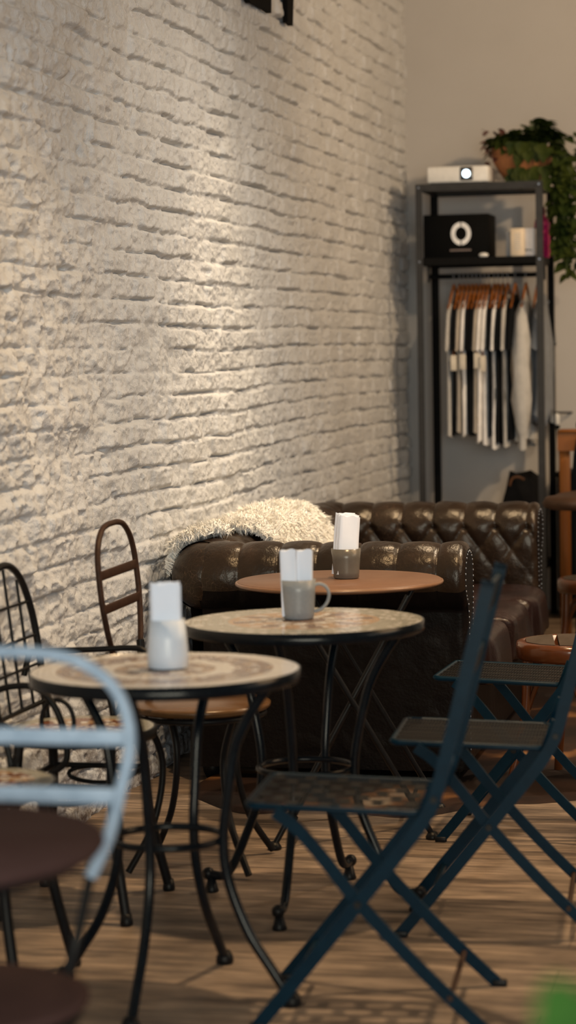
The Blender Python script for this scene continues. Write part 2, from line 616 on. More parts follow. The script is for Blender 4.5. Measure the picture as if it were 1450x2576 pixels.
M['slab'] = simple('dark_slab_wood', (0.055, 0.024, 0.011), 0.5, c2=(0.09, 0.04, 0.019), nscale=6, scale=(1, 5, 3), bump=0.2, bscale=30)
M['mahogany'] = simple('red_brown_varnish', (0.085, 0.022, 0.006), 0.2, c2=(0.14, 0.038, 0.010), nscale=8, coat=0.25)
M['slat'] = simple('grey_brown_slat', (0.060, 0.042, 0.028), 0.75, c2=(0.090, 0.064, 0.044), spec=0.06, nscale=6, scale=(4, 1, 1), bump=0.1)
M['bag'] = simple('black_canvas', (0.008, 0.008, 0.008), 0.9, spec=0.05, c2=(0.012, 0.011, 0.011))
M['tan_leather'] = simple('tan_strap', (0.14, 0.055, 0.022), 0.5)
M['cloth_dark'] = simple('dark_wool', (0.010, 0.013, 0.016), 0.9, spec=0.05)
M['gold_wood'] = simple('golden_seat_wood', (0.10, 0.045, 0.015), 0.25, c2=(0.15, 0.07, 0.024), nscale=8)
M['pot_grey'] = simple('grey_pot', (0.2, 0.2, 0.2), 0.7)
M['sign_black'] = simple('black_sign_steel', (0.003, 0.003, 0.003), 0.8, spec=0.1)

# ------------------------------------------------------------------ setting
Y_BACK = 12.69


def brick_height(Yg, Zg):
    zz = Zg + 0.020 * (vn(Yg * 0.9, Zg * 1.1, 1) - 0.5) + 0.012 * (vn(Yg * 5, Zg * 6, 2) - 0.5)
    H = 0.079
    q = zz / H
    row = np.floor(q)
    fz = q - row
    L = 0.235
    off = _T[(row.astype(int) * 7) % 256, 3] * 0.9
    jit = 0.018 * (vn(Yg * 4, row * 3.7, 5) - 0.5)
    u = (Yg + jit) / L + off + 0.5 * (row % 2)
    cl = np.floor(u)
    fu = u - cl
    ez = np.minimum(fz, 1 - fz) * H
    ey = np.minimum(fu, 1 - fu) * L
    wob = 0.013 * (fbm(Yg * 15, Zg * 19, 9, 4) - 0.45)
    mz = sstep(ez + wob, 0.002, 0.014)
    my = 0.30 + 0.70 * sstep(ey + wob, 0.001, 0.011)
    mask = mz * my
    ci, ri = cl.astype(int), row.astype(int)
    boff = _T[(ci * 13 + 5) % 256, (ri * 31 + 11) % 256] - 0.5
    tilt = (_T[(ci * 29 + 7) % 256, (ri * 5 + 17) % 256] - 0.4) * (0.5 - fz)
    broken = sstep(fbm(Yg * 3.2, Zg * 4.2, 21, 3), 0.56, 0.66)          # bricks smeared over or spalled
    near = sstep(8.4 - Yg + 1.1 * (fbm(Yg * 0.8, Zg * 1.1, 33, 2) - 0.5), 0.0, 2.0)
    keep = (1 - 0.65 * broken) * (1 - 0.30 * near)
    h = 0.0085 * mask * keep + (0.015 * boff + 0.014 * tilt) * mask * (1 - 0.5 * broken)
    # rough render, lumps and torn paint
    lump = fbm(Yg * 13, Zg * 15, 41, 4)
    rid = 1 - np.abs(2 * fbm(Yg * 7.5, Zg * 9.5, 51, 4) - 1)
    h += 0.020 * (lump - 0.5) * (0.50 + 0.35 * near + 0.3 * broken)
    h += 0.034 * (fbm(Yg * 4.6, Zg * 7.5, 101, 3) - 0.5) * near
    bil = np.abs(2 * fbm(Yg * 20, Zg * 24, 91, 4) - 1)
    h -= 0.009 * np.sqrt(bil) * (0.5 + 0.15 * near)
    h += 0.011 * (rid ** 5) * (0.25 + 0.75 * near)
    h += 0.011 * (fbm(Yg * 42, Zg * 48, 61, 3) - 0.5)
    # pits
    pit = sstep(vn(Yg * 21, Zg * 26, 71), 0.86, 0.97)
    h -= 0.016 * pit * (0.4 + 0.6 * near)
    # open bed joints below the bricks: short dark dashes
    bed = np.exp(-((fz - 0.03) * H / 0.0055) ** 2) + np.exp(-((fz - 1.03) * H / 0.0055) ** 2)
    dash = sstep(0.6 * vn(Yg * 6.5, row * 5.3, 81) + 0.4 * vn(Yg * 17, row * 3.3, 85), 0.52, 0.64)
    h -= 0.024 * bed * dash * (1 - 0.6 * near)
    return h


ys = np.linspace(5.85, Y_BACK, 780)
zs = np.linspace(0.0, 3.45, 860)
Yg, Zg = np.meshgrid(ys, zs)
hh = brick_height(Yg, Zg)
V = np.stack([np.clip(hh + 0.001, -0.05, 0.045), Yg, Zg], -1)
V = V[:, ::-1, :]
me = np_mesh('wall_left', V, len(zs), len(ys), M['brick'])
wl = bpy.data.objects.new('wall_left', me)
COL.objects.link(wl)
wl['kind'] = 'structure'
mb = MB().box((-0.16, 4.95, 2.0), (0.2, 16.5, 4.0))
mb.box((-0.06, 1.4, 2.0), (0.12, 8.9, 4.0))
mb.box((-0.06, 9.27, 3.74), (0.12, 6.84, 0.58))
o = obj('wall_core', mb, M['brick'], loc=(0, 0, 0))
o['kind'] = 'structure'
struct('wall_back', MB().box((3.0, Y_BACK + 0.06, 2.0), (6.4, 0.12, 4.0)), M['wall'])
struct('floor', MB().box((3.0, 4.85, -0.05), (6.6, 15.9, 0.1)), M['floor'])
struct('ceiling', MB().box((3.0, 4.85, 4.05), (6.6, 15.9, 0.1)), M['dark_wall'])
struct('wall_right', MB().box((6.2, 4.85, 2.0), (0.12, 15.9, 4.0)), M['dark_wall'])
# shop front behind the camera: piers and a head around a wide opening
mb = MB().box((0.4, -3.05, 2.0), (0.9, 0.12, 4.0)).box((5.8, -3.05, 2.0), (0.9, 0.12, 4.0)).box((3.1, -3.05, 3.5), (4.6, 0.12, 1.0)).box((3.1, -3.05, 0.25), (4.6, 0.12, 0.5))
struct('wall_front', mb, M['dark_wall'])
# white conduit stub low on the brick wall
p = on_x(20, 1812, 0.04)
struct('wall_conduit_1', MB().tube([p + Vector((-0.01, -0.9, -0.01)), p], 0.012), M['proj_white'])

# black strokes of lettering high on the brick wall
def wall_letter(pix, label):
    poly = [on_x(px, py, 0.035) for px, py in pix]
    poly = [Vector((0.012, p.y, p.z)) for p in poly]
    top = max(p.z for p in poly) + 0.32
    a, b = poly[0], poly[-1]
    poly = [Vector((a.x, a.y, top))] + poly + [Vector((b.x, b.y, top))]
    o = obj('wall_sign_stroke', MB().prism(poly, (0.022, 0, 0)), M['sign_black'])
    return tag(o, label, 'sign')


wall_letter([(628, 0), (632, 7), (642, 7), (655, 14), (672, 24), (684, 33), (684, 0)], 'wide black slanting-edged piece of sign high on the brick wall')
wall_letter([(724, 0), (725, 56), (731, 58), (738, 65), (740, 0)], 'narrow black vertical bar of sign high on the brick wall')

# ------------------------------------------------------------------ cowhide rug
out = []
fr = [(480, 1990), (520, 2020), (600, 2046), (690, 2046), (760, 2036), (850, 2040), (940, 2052), (1010, 2058), (1090, 2052), (1180, 2035), (1260, 2024), (1360, 2022), (1450, 2014), (1560, 2006)]
for px, py in fr:
    p = on_z(px, py, 0)
    out.append((p.x, p.y))
out += [(1.85, 7.8), (1.80, 8.5), (1.95, 9.2), (1.75, 9.9), (1.55, 10.35), (1.25, 10.30), (1.05, 9.9), (0.85, 9.3), (0.5, 8.8), (0.3, 8.2), (0.22, 7.7)]
out = [Vector((a, b, 0)) for a, b in out]
out = spline(out, 4, True)
cx, cy = 1.0, 8.0
mb = MB()
rings = [1.0, 0.985, 0.94, 0.8, 0.55, 0.25]
rows = []
for i, s in enumerate(rings):
    rows.append([Vector((cx + (p.x - cx) * s, cy + (p.y - cy) * s, (0.001 if i == 0 else 0.009 + 0.004 * math.sin(p.x * 9 + p.y * 5)))) for p in out])
mb.grid(rows, True, 0, True)
mb.add([v for v in rows[-1]], [tuple(range(len(out)))], True)
tag(obj('cowhide_rug', mb, M['hide'], loc=(1, 8, 0)), 'dark brown cowhide rug with tan patches spread on the wood floor before the sofa', 'rug')

# ------------------------------------------------------------------ chesterfield sofa
SX1 = 1.075
Y_NI, Y_FI = 7.665, 9.42
X_BI = 0.305
CT, CZ, CR = 0.105, 0.675, 0.115


def sofa_path():
    pts = [(0.03, 0.36), (0.012, 0.46), (0.0, 0.56), (-0.006, 0.62)]
    for k in range(0, 37):
        a = math.radians(180 - k * (245 / 36))
        pts.append((CT + CR * math.cos(a), CZ + CR * math.sin(a)))
    pts += [(0.152, 0.55), (0.150, 0.50), (0.150, 0.3), (0.150, 0.055)]
    P = np.array(pts)
    seg = np.hypot(*np.diff(P, axis=0).T)
    S = np.concatenate([[0], np.cumsum(seg)])
    s = np.linspace(0, S[-1], 150)
    Q = np.stack([np.interp(s, S, P[:, 0]), np.interp(s, S, P[:, 1])], 1)
    T_ = np.gradient(Q, axis=0)
    T_ /= np.linalg.norm(T_, axis=1)[:, None]
    Nn = np.stack([-T_[:, 1], T_[:, 0]], 1)
    s_b = S[4] + CR * math.radians(8)
    s_end = S[4 + 36]
    return s, Q, Nn, s_b, s_end


PS, PQ, PN, S_B, S_END = sofa_path()


def tuft(L, x0, p, rows=0.17, amp=0.017):
    """height over (x, s): diamonds below the button line, pleated lobes above"""
    n = int(L / 0.006) + 1
    x = np.linspace(0, L, n)
    Xg, Sg = np.meshgrid(x, PS)
    a = (Xg - x0) / p
    lob = np.abs(np.sin(PI * a))
    ga = (Xg - x0) / p + (Sg - S_B) / rows
    gb = (Xg - x0) / p - (Sg - S_B) / rows
    dia = np.abs(np.sin(PI * ga)) * np.abs(np.sin(PI * gb))
    low = 1 - (1 - dia ** 0.34) * (0.35 + 0.65 * sstep(Sg, S_B - 0.15, S_B - 0.05))
    up = lob ** 0.30
    w = sstep(Sg, S_B - 0.005, S_B + 0.01)
    h = low * (1 - w) + up * w
    fade = 1 - sstep(Sg, S_END - 0.09, S_END - 0.01)
    h = 1 - (1 - h) * fade
    h = amp * (h - 1)
    # buttons pulled deep
    d2 = ((np.abs(((Xg - x0) / p) - np.round((Xg - x0) / p)) * p) ** 2 + (Sg - S_B) ** 2)
    h -= 0.010 * np.exp(-d2 / 0.016 ** 2)
    h += 0.003 * (fbm(Xg * 18, Sg * 18, 5, 3) - 0.5) * 2
    return x, h


def arm_mesh(L, x0, p, place, round0=False, round1=True, flip=False):
    x, h = tuft(L, x0, p)
    if round1:
        tq = np.clip((x - (L - 0.03)) / 0.03, 0, 1)
        h = h - 0.026 * (1 - np.sqrt(1 - np.minimum(tq, 0.999) ** 2))[None, :]
    if round0:
        tq = np.clip((0.03 - x) / 0.03, 0, 1)
        h = h - 0.026 * (1 - np.sqrt(1 - np.minimum(tq, 0.999) ** 2))[None, :]
    t = PQ[:, 0:1] + PN[:, 0:1] * h
    z = PQ[:, 1:2] + PN[:, 1:2] * h
    Xg = np.broadcast_to(x[None, :], t.shape)
    return place(Xg, t, z), len(PS), len(x)


def np_obj(name, V, R, C, mat, parent):
    base = root_loc(parent)
    V = V - np.array(base)[None, None, :]
    me = np_mesh(name, V, R, C, mat)
    o = bpy.data.objects.new(name, me)
    COL.objects.link(o)
    o.parent = parent
    return o


sofa = thing('chesterfield_sofa', 'dark brown leather chesterfield sofa with rolled tufted arms along the white brick wall', 'sofa', (0.6, 8.54, 0))


def end_cap(parent, c2, axis, name='arm_front'):
    """flat scroll panel closing a rolled arm: outline from the path, 12 mm proud"""
    out2 = [(q[0] - n[0] * 0.024, q[1] - n[1] * 0.024) for q, n in zip(PQ[::3], PN[::3])]
    out2 += [(0.126, 0.055), (0.03, 0.055)]
    return out2


# near arm (its outer side faces the room's front)
xa = 0.20
Vn, R_, C_ = arm_mesh(SX1 - xa, 0.655 - 0.13 * 3, 0.13, lambda X, t, z: np.stack([xa + X, Y_NI - t, z], -1))
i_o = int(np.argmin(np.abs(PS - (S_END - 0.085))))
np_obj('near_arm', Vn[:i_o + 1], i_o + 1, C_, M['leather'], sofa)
np_obj('near_arm_shaded', Vn[i_o:], R_ - i_o, C_, M['leather_shaded'], sofa)  # lower part of the same arm surface, shade painted in as darker leather
# far arm
Vf, R_, C_ = arm_mesh(SX1 - xa, 0.0745, 0.126, lambda X, t, z: np.stack([xa + X, Y_FI + t, z], -1))
np_obj('far_arm', Vf[:, ::-1, :], R_, C_, M['leather'], sofa)
# back rest
yb0, yb1 = 7.545, 9.56
Vb, R_, C_ = arm_mesh(yb1 - yb0, 0.05, 0.13, lambda X, t, z: np.stack([X_BI - t, yb0 + X, z], -1), round1=False)
np_obj('backrest', Vb[:, ::-1, :], R_, C_, M['leather'], sofa)
# corners, base, front panels
for yc in (Y_NI - CT, Y_FI + CT):
    mb = MB().tube([(X_BI - CT, yc, CZ + 0.05), (X_BI - CT, yc, 0.5)], [CR - 0.05, 0.06], 24, False, False)
    mb = MB().ball((X_BI - CT, yc, CZ), CR - 0.003, 28, 18)
    obj('corner_roll', mb, M['leather'], sofa)
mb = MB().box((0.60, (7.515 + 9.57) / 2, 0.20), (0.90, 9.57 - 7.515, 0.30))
obj('base', mb, M['leather_shaded'], sofa)
for yi, sg in ((Y_NI, -1), (Y_FI, 1)):
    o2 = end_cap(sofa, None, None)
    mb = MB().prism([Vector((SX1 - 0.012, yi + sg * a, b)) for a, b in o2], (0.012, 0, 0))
    fp = obj('front_panel', mb, M['leather_shaded'], sofa)
    mb = MB()
    oo = [Vector((SX1 + 0.001, yi + sg * a, b)) for a, b in [(q[0] - n[0] * 0.032, q[1] - n[1] * 0.032) for q, n in zip(PQ, PN)]]
    acc = 0
    for i in range(1, len(oo)):
        acc += (oo[i] - oo[i - 1]).length
        if acc > 0.017:
            acc = 0
            mb.ball(oo[i], (0.002, 0.0042, 0.0042), 8, 5)
    obj('nail_trim', mb, M['steel'], fp)
for x in (0.2, 1.0):
    for y in (7.6, 9.48):
        obj('foot', MB().lathe([(0.02, 0.0), (0.03, 0.02), (0.035, 0.06)], (x, y, 0), 16), M['black_metal'], sofa)
# buttons on the near face of the far arm
ib = int(np.argmin(np.abs(PS - S_B)))
for k in range(7):
    x = xa + 0.0745 + 0.126 * k
    if x < 0.42 or x > SX1 - 0.03:
        continue
    t0, z0 = PQ[ib]
    obj('button', MB().ball((x, Y_FI + t0 + 0.022, z0 + 0.002), (0.009, 0.006, 0.009), 12, 8), M['leather'], sofa)


def superbox(c, size, e=0.28, n=56, m=36, wr=0.006, seed=0, droop=0.0):
    rows = []
    for i in range(m + 1):
        p = -PI / 2 + PI * i / m
        row = []
        for k in range(n):
            a = 2 * PI * k / n
            f = lambda v: math.copysign(abs(v) ** e, v)
            x, y, z = f(math.cos(p)) * f(math.cos(a)), f(math.cos(p)) * f(math.sin(a)), f(math.sin(p))
            P = Vector((x * size[0] / 2, y * size[1] / 2, z * size[2] / 2))
            nv = mnoise.noise(Vector((P.x * 4 + seed, P.y * 15, P.z * 5)))
            nv += 0.6 * mnoise.noise(Vector((P.x * 13 + seed, P.y * 34, P.z * 9)))
            P += P.normalized() * nv * wr * (1.6 if x > 0.85 else 1.0)
            if x > 0.6:
                P.z -= droop * (x - 0.6) * (0.5 - z * 0.5)
                P.x += 0.02 * (1 - z) * 0.5
            row.append(P + Vector(c))
        rows.append(row)
    return rows


for k, yc in enumerate((7.965, 8.545, 9.125)):
    mb = MB().grid(superbox((0.72, yc, 0.395), (0.80, 0.585, 0.155), seed=k * 7.3, wr=0.014, droop=0.10), True, 0, True)
    obj('seat_cushion', mb, M['cushion'], sofa)

# ------------------------------------------------------------------ sheepskin over the sofa back
sk = thing('sheepskin_throw', 'cream shaggy sheepskin throw draped over the sofa back', 'throw', (0.3, 8.4, 0.5))
prof = spline([Vector(p) for p in ((0.062, 0, 0.60), (0.070, 0, 0.70), (0.095, 0, 0.765), (0.15, 0, 0.803), (0.215, 0, 0.812), (0.28, 0, 0.785), (0.325, 0, 0.72), (0.35, 0, 0.64), (0.40, 0, 0.555), (0.52, 0, 0.502), (0.66, 0, 0.488), (0.85, 0, 0.487))], 8)
NP = len(prof)
Y0s, Y1s = 7.56, 8.93


def skin(u, v):
    """u along the sofa 0..1, v across 0..1 -> point"""
    y = Y0s + (Y1s - Y0s) * u
    lo = 0.10 + 0.06 * math.sin(u * 9)
    hi = 0.36 + 0.36 * min(1, max(0, (u - 0.22) / 0.25)) + 0.035 * math.sin(u * 16 + 1)
    if u > 0.85:
        hi -= (u - 0.85) * 0.9
        lo += (u - 0.85) * 0.5
    if u < 0.12:
        hi -= (0.12 - u) * 1.1
    w = lo + (hi - lo) * v
    x = max(0, min(NP - 1.001, w * (NP - 1)))
    i = int(x)
    p = prof[i].lerp(prof[i + 1], x - i)
    bulge = 0.022 * math.sin(PI * min(1, max(0, (u - 0.3) / 0.7))) + 0.012 * mnoise.noise(Vector((u * 6, v * 4, 0)))
    d = Vector((0.45, 0, 0.9))
    return Vector((p.x, y, p.z)) + d * bulge


NU, NV = 60, 34
rows = [[skin(i / NU, j / NV) for j in range(NV + 1)] for i in range(NU + 1)]
hb = obj('hide', MB().grid(rows, True), M['wool'], sk)
vs, fs = [], []


def lock(base, nrm, ln, nst, spread, seedv):
    side = Vector((random.gauss(0, 1), random.gauss(0, 1), random.gauss(0, 1)))
    grav = Vector((0, 0, -1))
    d0 = (nrm * 0.9 + side * 0.28 + grav * 0.35 + seedv * 0.5).normalized()
    d1 = (nrm * 0.3 + side * 0.35 + grav * 0.8 + seedv * 0.6).normalized()
    tip = base + d0 * ln * 0.5 + d1 * ln * 0.5
    for _ in range(nst):
        off = Vector((random.gauss(0, spread), random.gauss(0, spread), random.gauss(0, spread)))
        off -= nrm * off.dot(nrm) * 0.8
        b = base + off - nrm * 0.004
        m = base + d0 * ln * 0.5 + off * 0.95 + Vector((random.gauss(0, 0.002), random.gauss(0, 0.002), random.gauss(0, 0.002)))
        t = tip + off * 0.45 + Vector((random.gauss(0, 0.004), random.gauss(0, 0.004), random.gauss(0, 0.004)))
        w = d0.cross(Vector((random.gauss(0, 1), random.gauss(0, 1), random.gauss(0, 1)))).normalized() * random.uniform(0.0016, 0.0028)
        k = len(vs)
        vs.extend([b - w, b + w, m - w * 0.9, m + w * 0.9, t])
        fs.extend([(k, k + 1, k + 3, k + 2), (k + 2, k + 3, k + 4)])


for q in range(6500):
    u, v = random.random(), random.random()
    e = 1e-2
    p = skin(u, v)
    du = skin(min(1, u + e), v) - skin(max(0, u - e), v)
    dv = skin(u, min(1, v + e)) - skin(u, max(0, v - e))
    n = dv.cross(du)
    if n.length < 1e-9:
        continue
    n.normalize()
    if n.dot(Vector((0.5, 0, 0.87))) < 0:
        n = -n
    edge = min(u, 1 - u, v * 0.7, (1 - v) * 0.7)
    flow = Vector((mnoise.noise(p * 7), mnoise.noise(p * 7 + Vector((9, 0, 0))), mnoise.noise(p * 7 + Vector((0, 9, 0)))))
    if edge < 0.08:
        flow += Vector((0.5 * (v - 0.5), (u - 0.5) * 1.0, -0.1))
    lock(p, n, random.uniform(0.03, 0.052), 12, 0.0095, flow)
mbw = MB().add(vs, fs, True)
ow = obj('wool', mbw, M['wool'], sk)
ow['kind'] = 'stuff'

# ------------------------------------------------------------------ tables
def mosaic_top(c, R, z, kind, parent, name='mosaic_top'):
    mb = MB()
    mb.lathe([(0.0, -0.012), (R - 0.002, -0.012), (R - 0.002, 0.0), (0.0, 0.0)], (c[0], c[1], z), 72, 0, False)
    nr = int(R / 0.0135)
    for i in range(nr):
        r0, r1 = R * i / nr, R * (i + 1) / nr
        rm = (r0 + r1) / 2
        ns = max(6, int(2 * PI * rm / 0.018))
        ph = random.random()
        for k in range(ns):
            a0 = 2 * PI * (k + ph) / ns
            a1 = 2 * PI * (k + ph + 0.90) / ns
            mi = 1 + TN.index(kind(rm / R, (a0 + a1) / 2))
            rr0, rr1 = r0 + 0.0007, r1 - 0.0007
            pts = [(rr0, a0), (rr1, a0), (rr1, a1), (rr0, a1)]
            zt = z + 0.0011 + random.uniform(-0.0003, 0.0003)
            vt = [(c[0] + r * math.cos(a), c[1] + r * math.sin(a), zt) for r, a in pts]
            mb.add(vt, [(0, 1, 2, 3)], False, mi)
    return obj(name, mb, [M['grout']] + [M['tile_' + k] for k in TN], parent)


def pat_one(q, a):
    if q > 0.83:
        return 'cream' if random.random() < 0.8 else 'pale'
    if q > 0.53:
        fl = math.cos(12 * a) * math.cos((q - 0.68) * 22)
        return 'pale' if fl > 0.72 else ('tan' if fl > 0.35 else ('brown' if fl > -0.5 else 'grey'))
    if q > 0.40:
        return 'cream'
    if q > 0.28:
        return 'tan' if math.cos(8 * a) > 0 else 'brown'
    return 'brown' if math.cos(6 * a + q * 9) > -0.2 else 'cream'


def pat_two(q, a):
    if q > 0.635:
        return 'sage' if random.random() < 0.85 else 'cream'
    if q > 0.60:
        return 'orange'
    if q > 0.30:
        s = math.cos(8 * a + (0 if q > 0.46 else PI / 8))
        return 'orange' if s > 0.45 else ('cream' if s > -0.25 else ('tan' if s > -0.7 else 'brown'))
    if q > 0.18:
        return 'cream' if math.cos(9 * a) > 0 else 'tan'
    return 'brown'


def pat_seat(q, a):
    if q > 0.8:
        return 'sage'
    s = math.cos(7 * a + q * 5)
    return 'orange' if s > 0.4 else ('cream' if s > -0.2 else 'rust')


def bistro_table(name, label, c, R, ztop, pat, feet_curl):
    t = thing(name, label, 'table', (c[0], c[1], 0), None)
    mosaic_top(c, R, ztop, pat, t)
    mb = MB().lathe([(R - 0.012, -0.026), (R + 0.001, -0.026), (R + 0.003, -0.023), (R + 0.003, 0.001), (R - 0.001, 0.002), (R - 0.002, -0.013), (R - 0.012, -0.013)], (c[0], c[1], ztop), 72)
    obj('rim', mb, M['table_metal'], t)
    angs = [math.radians(a) for a in (163, -9, -92, 80)]
    for a in angs:
        d = Vector((math.cos(a), math.sin(a), 0))
        prof = [(R - 0.045, ztop - 0.022), (R - 0.085, ztop - 0.075), (R - 0.13, ztop - 0.16), (0.142, 0.44), (0.131, 0.35), (0.142, 0.26), (0.185, 0.155)]
        if feet_curl:
            prof += [(0.225, 0.075), (0.255, 0.046), (0.30, 0.048)]
        else:
            prof += [(0.24, 0.075), (0.285, 0.012)]
        pts = spline([Vector((c[0], c[1], 0)) + d * r + Vector((0, 0, z)) for r, z in prof], 5)
        lg = obj('leg', MB().tube(pts, 0.0115, 10), M['table_metal'], t)
        if feet_curl:
            e = pts[-1]
            mb = MB().ball(e, 0.0165, 14, 9)
            mb.lathe([(0.017, 0.0), (0.019, 0.004), (0.016, 0.012), (0.010, 0.038)], (e.x - d.x * 0.01, e.y - d.y * 0.01, 0.0), 16)
        else:
            e = pts[-1]
            mb = MB().lathe([(0.018, 0.0), (0.021, 0.006), (0.020, 0.016), (0.013, 0.030)], (e.x, e.y, 0.0), 16)
        obj('foot', mb, M['black_metal'], lg)
    obj('ring', MB().tube(circle((c[0], c[1], 0.35), 0.121, 48), 0.008, 10, True), M['table_metal'], t)
    mb = MB()
    for a in angs[:2]:
        d = Vector((math.cos(a), math.sin(a), 0)) * (R - 0.03)
        mb.bar([Vector((c[0], c[1], ztop - 0.022)) - d, Vector((c[0], c[1], ztop - 0.022)) + d], 0.02, 0.006, (0, 0, 1))
    obj('under_brace', mb, M['table_metal'], t)
    return t


C1, C2, C3 = (0.785, 4.975), (0.899, 5.875), (0.773, 6.95)
Z1, Z2, Z3 = 0.72, 0.725, 0.725
bistro_table('mosaic_table', 'round mosaic table with cream rings and brown band holding the white tumbler', C1, 0.293, Z1, pat_one, False)
bistro_table('mosaic_table', 'round mosaic table with beige border and orange rosette holding the handled grey mug', C2, 0.303, Z2, pat_two, True)

# plain brown folding table in front of the sofa
t3 = thing('folding_table', 'round plain brown table on crossed iron legs in front of the leather sofa', 'table', (C3[0], C3[1], 0))
mb = MB().lathe([(0.0, -0.016), (0.298, -0.016), (0.306, -0.011), (0.307, -0.005), (0.303, 0.0), (0.0, 0.0)], (C3[0], C3[1], Z3), 80)
obj('tabletop', mb, M['brown_top'], t3)
obj('edge_band', MB().tube(circle((C3[0], C3[1], Z3 - 0.008), 0.3065, 80), 0.0055, 8, True), M['edge'], t3)
fa = [on_z(690, 2138, 0), on_z(1090, 2110, 0)]
dv = Vector((-0.045, 0.42, 0))
for j in (0, 1):
    a, b = fa[0] + dv * j, fa[1] + dv * j
    for (p, q, k) in ((a, b, 0.006), (b, a, -0.006)):
        tx = q.lerp(p, 0.14)
        y_ = p.lerp(q, 0.86)
        top = Vector((y_.x, y_.y + k, Z3 - 0.02))
        lg = obj('leg', MB().tube([Vector((p.x, p.y + k, 0.012)), top], 0.0085, 10), M['black_metal'], t3)
        obj('foot', MB().lathe([(0.019, 0), (0.021, 0.007), (0.012, 0.022)], (p.x, p.y + k, 0), 14), M['black_metal'], lg)
for z, k in ((0.10, 0), (0.10, 1)):
    p = fa[k].lerp(fa[1 - k], 0.14)
    obj('stretcher', MB().tube([Vector((p.x, p.y, z)), Vector((p.x, p.y, z)) + dv], 0.006), M['black_metal'], t3)

# dull brown table in the foreground and the pale hoop chair pushed under it
ctr = on_z(-225, 2113, 0.735)
tf = thing('brown_table', 'blurred dull brown round table at the front left edge', 'table', (ctr.x, ctr.y, 0))
obj('tabletop', MB().lathe([(0.0, -0.02), (0.265, -0.02), (0.272, -0.01), (0.268, 0.0), (0.0, 0.0)], (ctr.x, ctr.y, 0.735), 72), M['dull_brown'], tf)
for dg in (-60, -130, 165):
    a = math.radians(dg)
    d = Vector((math.cos(a), math.sin(a), 0))
    obj('leg', MB().tube([ctr + d * 0.235 - Vector((0, 0, 0.018)), Vector((ctr.x, ctr.y, 0.012)) + d * 0.262], 0.012), M['black_metal'], tf)
obj('apron_ring', MB().tube(circle((ctr.x, ctr.y, 0.706), 0.235, 48), 0.009, 8, True), M['black_metal'], tf)


def hoop_chair(name, label, c, ang, frame, seat_m, seat_z, lower_m, hw=0.205, htop=0.945, legs=True, low_r=0.008, hoop_r=0.0105):
    """bistro chair with a hoop back crossed by two slats; faces along ang"""
    t = thing(name, label, 'chair', (c[0], c[1], 0))
    fw = Vector((math.cos(ang), math.sin(ang), 0))
    sd = Vector((-fw.y, fw.x, 0))
    B = Vector((c[0], c[1], 0))
    back = lambda s, z: B - fw * (0.185 + 0.10 * max(0, z - 0.46)) + sd * s + Vector((0, 0, z))
    half = [(0.150, 0.60), (0.178, 0.66), (0.198, 0.735), (hw, 0.80), (hw * 0.965, 0.855), (hw * 0.84, 0.90), (hw * 0.58, 0.933), (hw * 0.28, 0.944), (0.0, htop)]
    pts = [back(s, z) for s, z in half] + [back(-s, z) for s, z in reversed(half[:-1])]
    obj('back_hoop', MB().tube(spline(pts, 5), hoop_r, 10), frame, t)
    for z, hwid in ((0.724, 0.195), (0.815, 0.204)):
        mb = MB().rbox(back(0, z), (2 * hwid, 0.008, 0.026), 0.003, 2, ang - PI / 2)
        obj('back_slat', mb, frame, t)
    for s in (-1, 1):
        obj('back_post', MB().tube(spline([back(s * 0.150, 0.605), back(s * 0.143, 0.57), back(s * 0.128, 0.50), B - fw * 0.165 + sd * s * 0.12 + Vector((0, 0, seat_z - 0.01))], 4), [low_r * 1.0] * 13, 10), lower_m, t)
    obj('seat', MB().lathe([(0.0, -0.022), (0.185, -0.022), (0.197, -0.014), (0.198, -0.004), (0.19, 0.0), (0.0, 0.004)], (c[0], c[1], seat_z), 60), seat_m, t)
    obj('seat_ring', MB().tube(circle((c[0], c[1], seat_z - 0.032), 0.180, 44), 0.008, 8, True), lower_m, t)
    for a in (45, 135, 225, 315):
        d = Vector((math.cos(ang + math.radians(a)), math.sin(ang + math.radians(a)), 0))
        pts = spline([B + d * 0.172 + Vector((0, 0, seat_z - 0.03)), B + d * 0.12 + Vector((0, 0, 0.30)), B + d * 0.15 + Vector((0, 0, 0.14)), B + d * 0.235 + Vector((0, 0, 0.011))], 6)
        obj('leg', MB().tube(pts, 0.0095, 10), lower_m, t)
    return t


# the pale one: its back stands at Y about 3.53, it faces the camera side
hoop_chair('hoop_back_chair', 'pale blue painted metal hoop-back chair blurred in the left foreground', (0.925, 3.30), math.radians(-90), M['white_paint'], M['dull_brown'], 0.46, M['black_metal'], 0.212)  # back posts in black iron stand in for shade on the pale frame
hb2 = hoop_chair('hoop_back_chair', 'rusty brown hoop-back chair with two slats against the brick wall left of the sofa', (0.512, 6.275), math.radians(2.0), M['rust'], M['gold_wood'], 0.455, M['black_metal'], 0.20, 0.945, True, 0.0115, 0.0082)
a_, b_ = on_y(88, 1640, 6.08), on_y(372, 1645, 6.10)
pts = spline([on_y(60, 1700, 6.06), on_y(75, 1645, 6.07), on_y(100, 1638, 6.08), on_y(230, 1634, 6.09), on_y(330, 1630, 6.10), on_y(362, 1637, 6.10), on_y(385, 1662, 6.10), on_y(392, 1720, 6.10)], 5)
obj('armrest', MB().tube(pts, 0.008, 10), M['black_metal'], hb2)


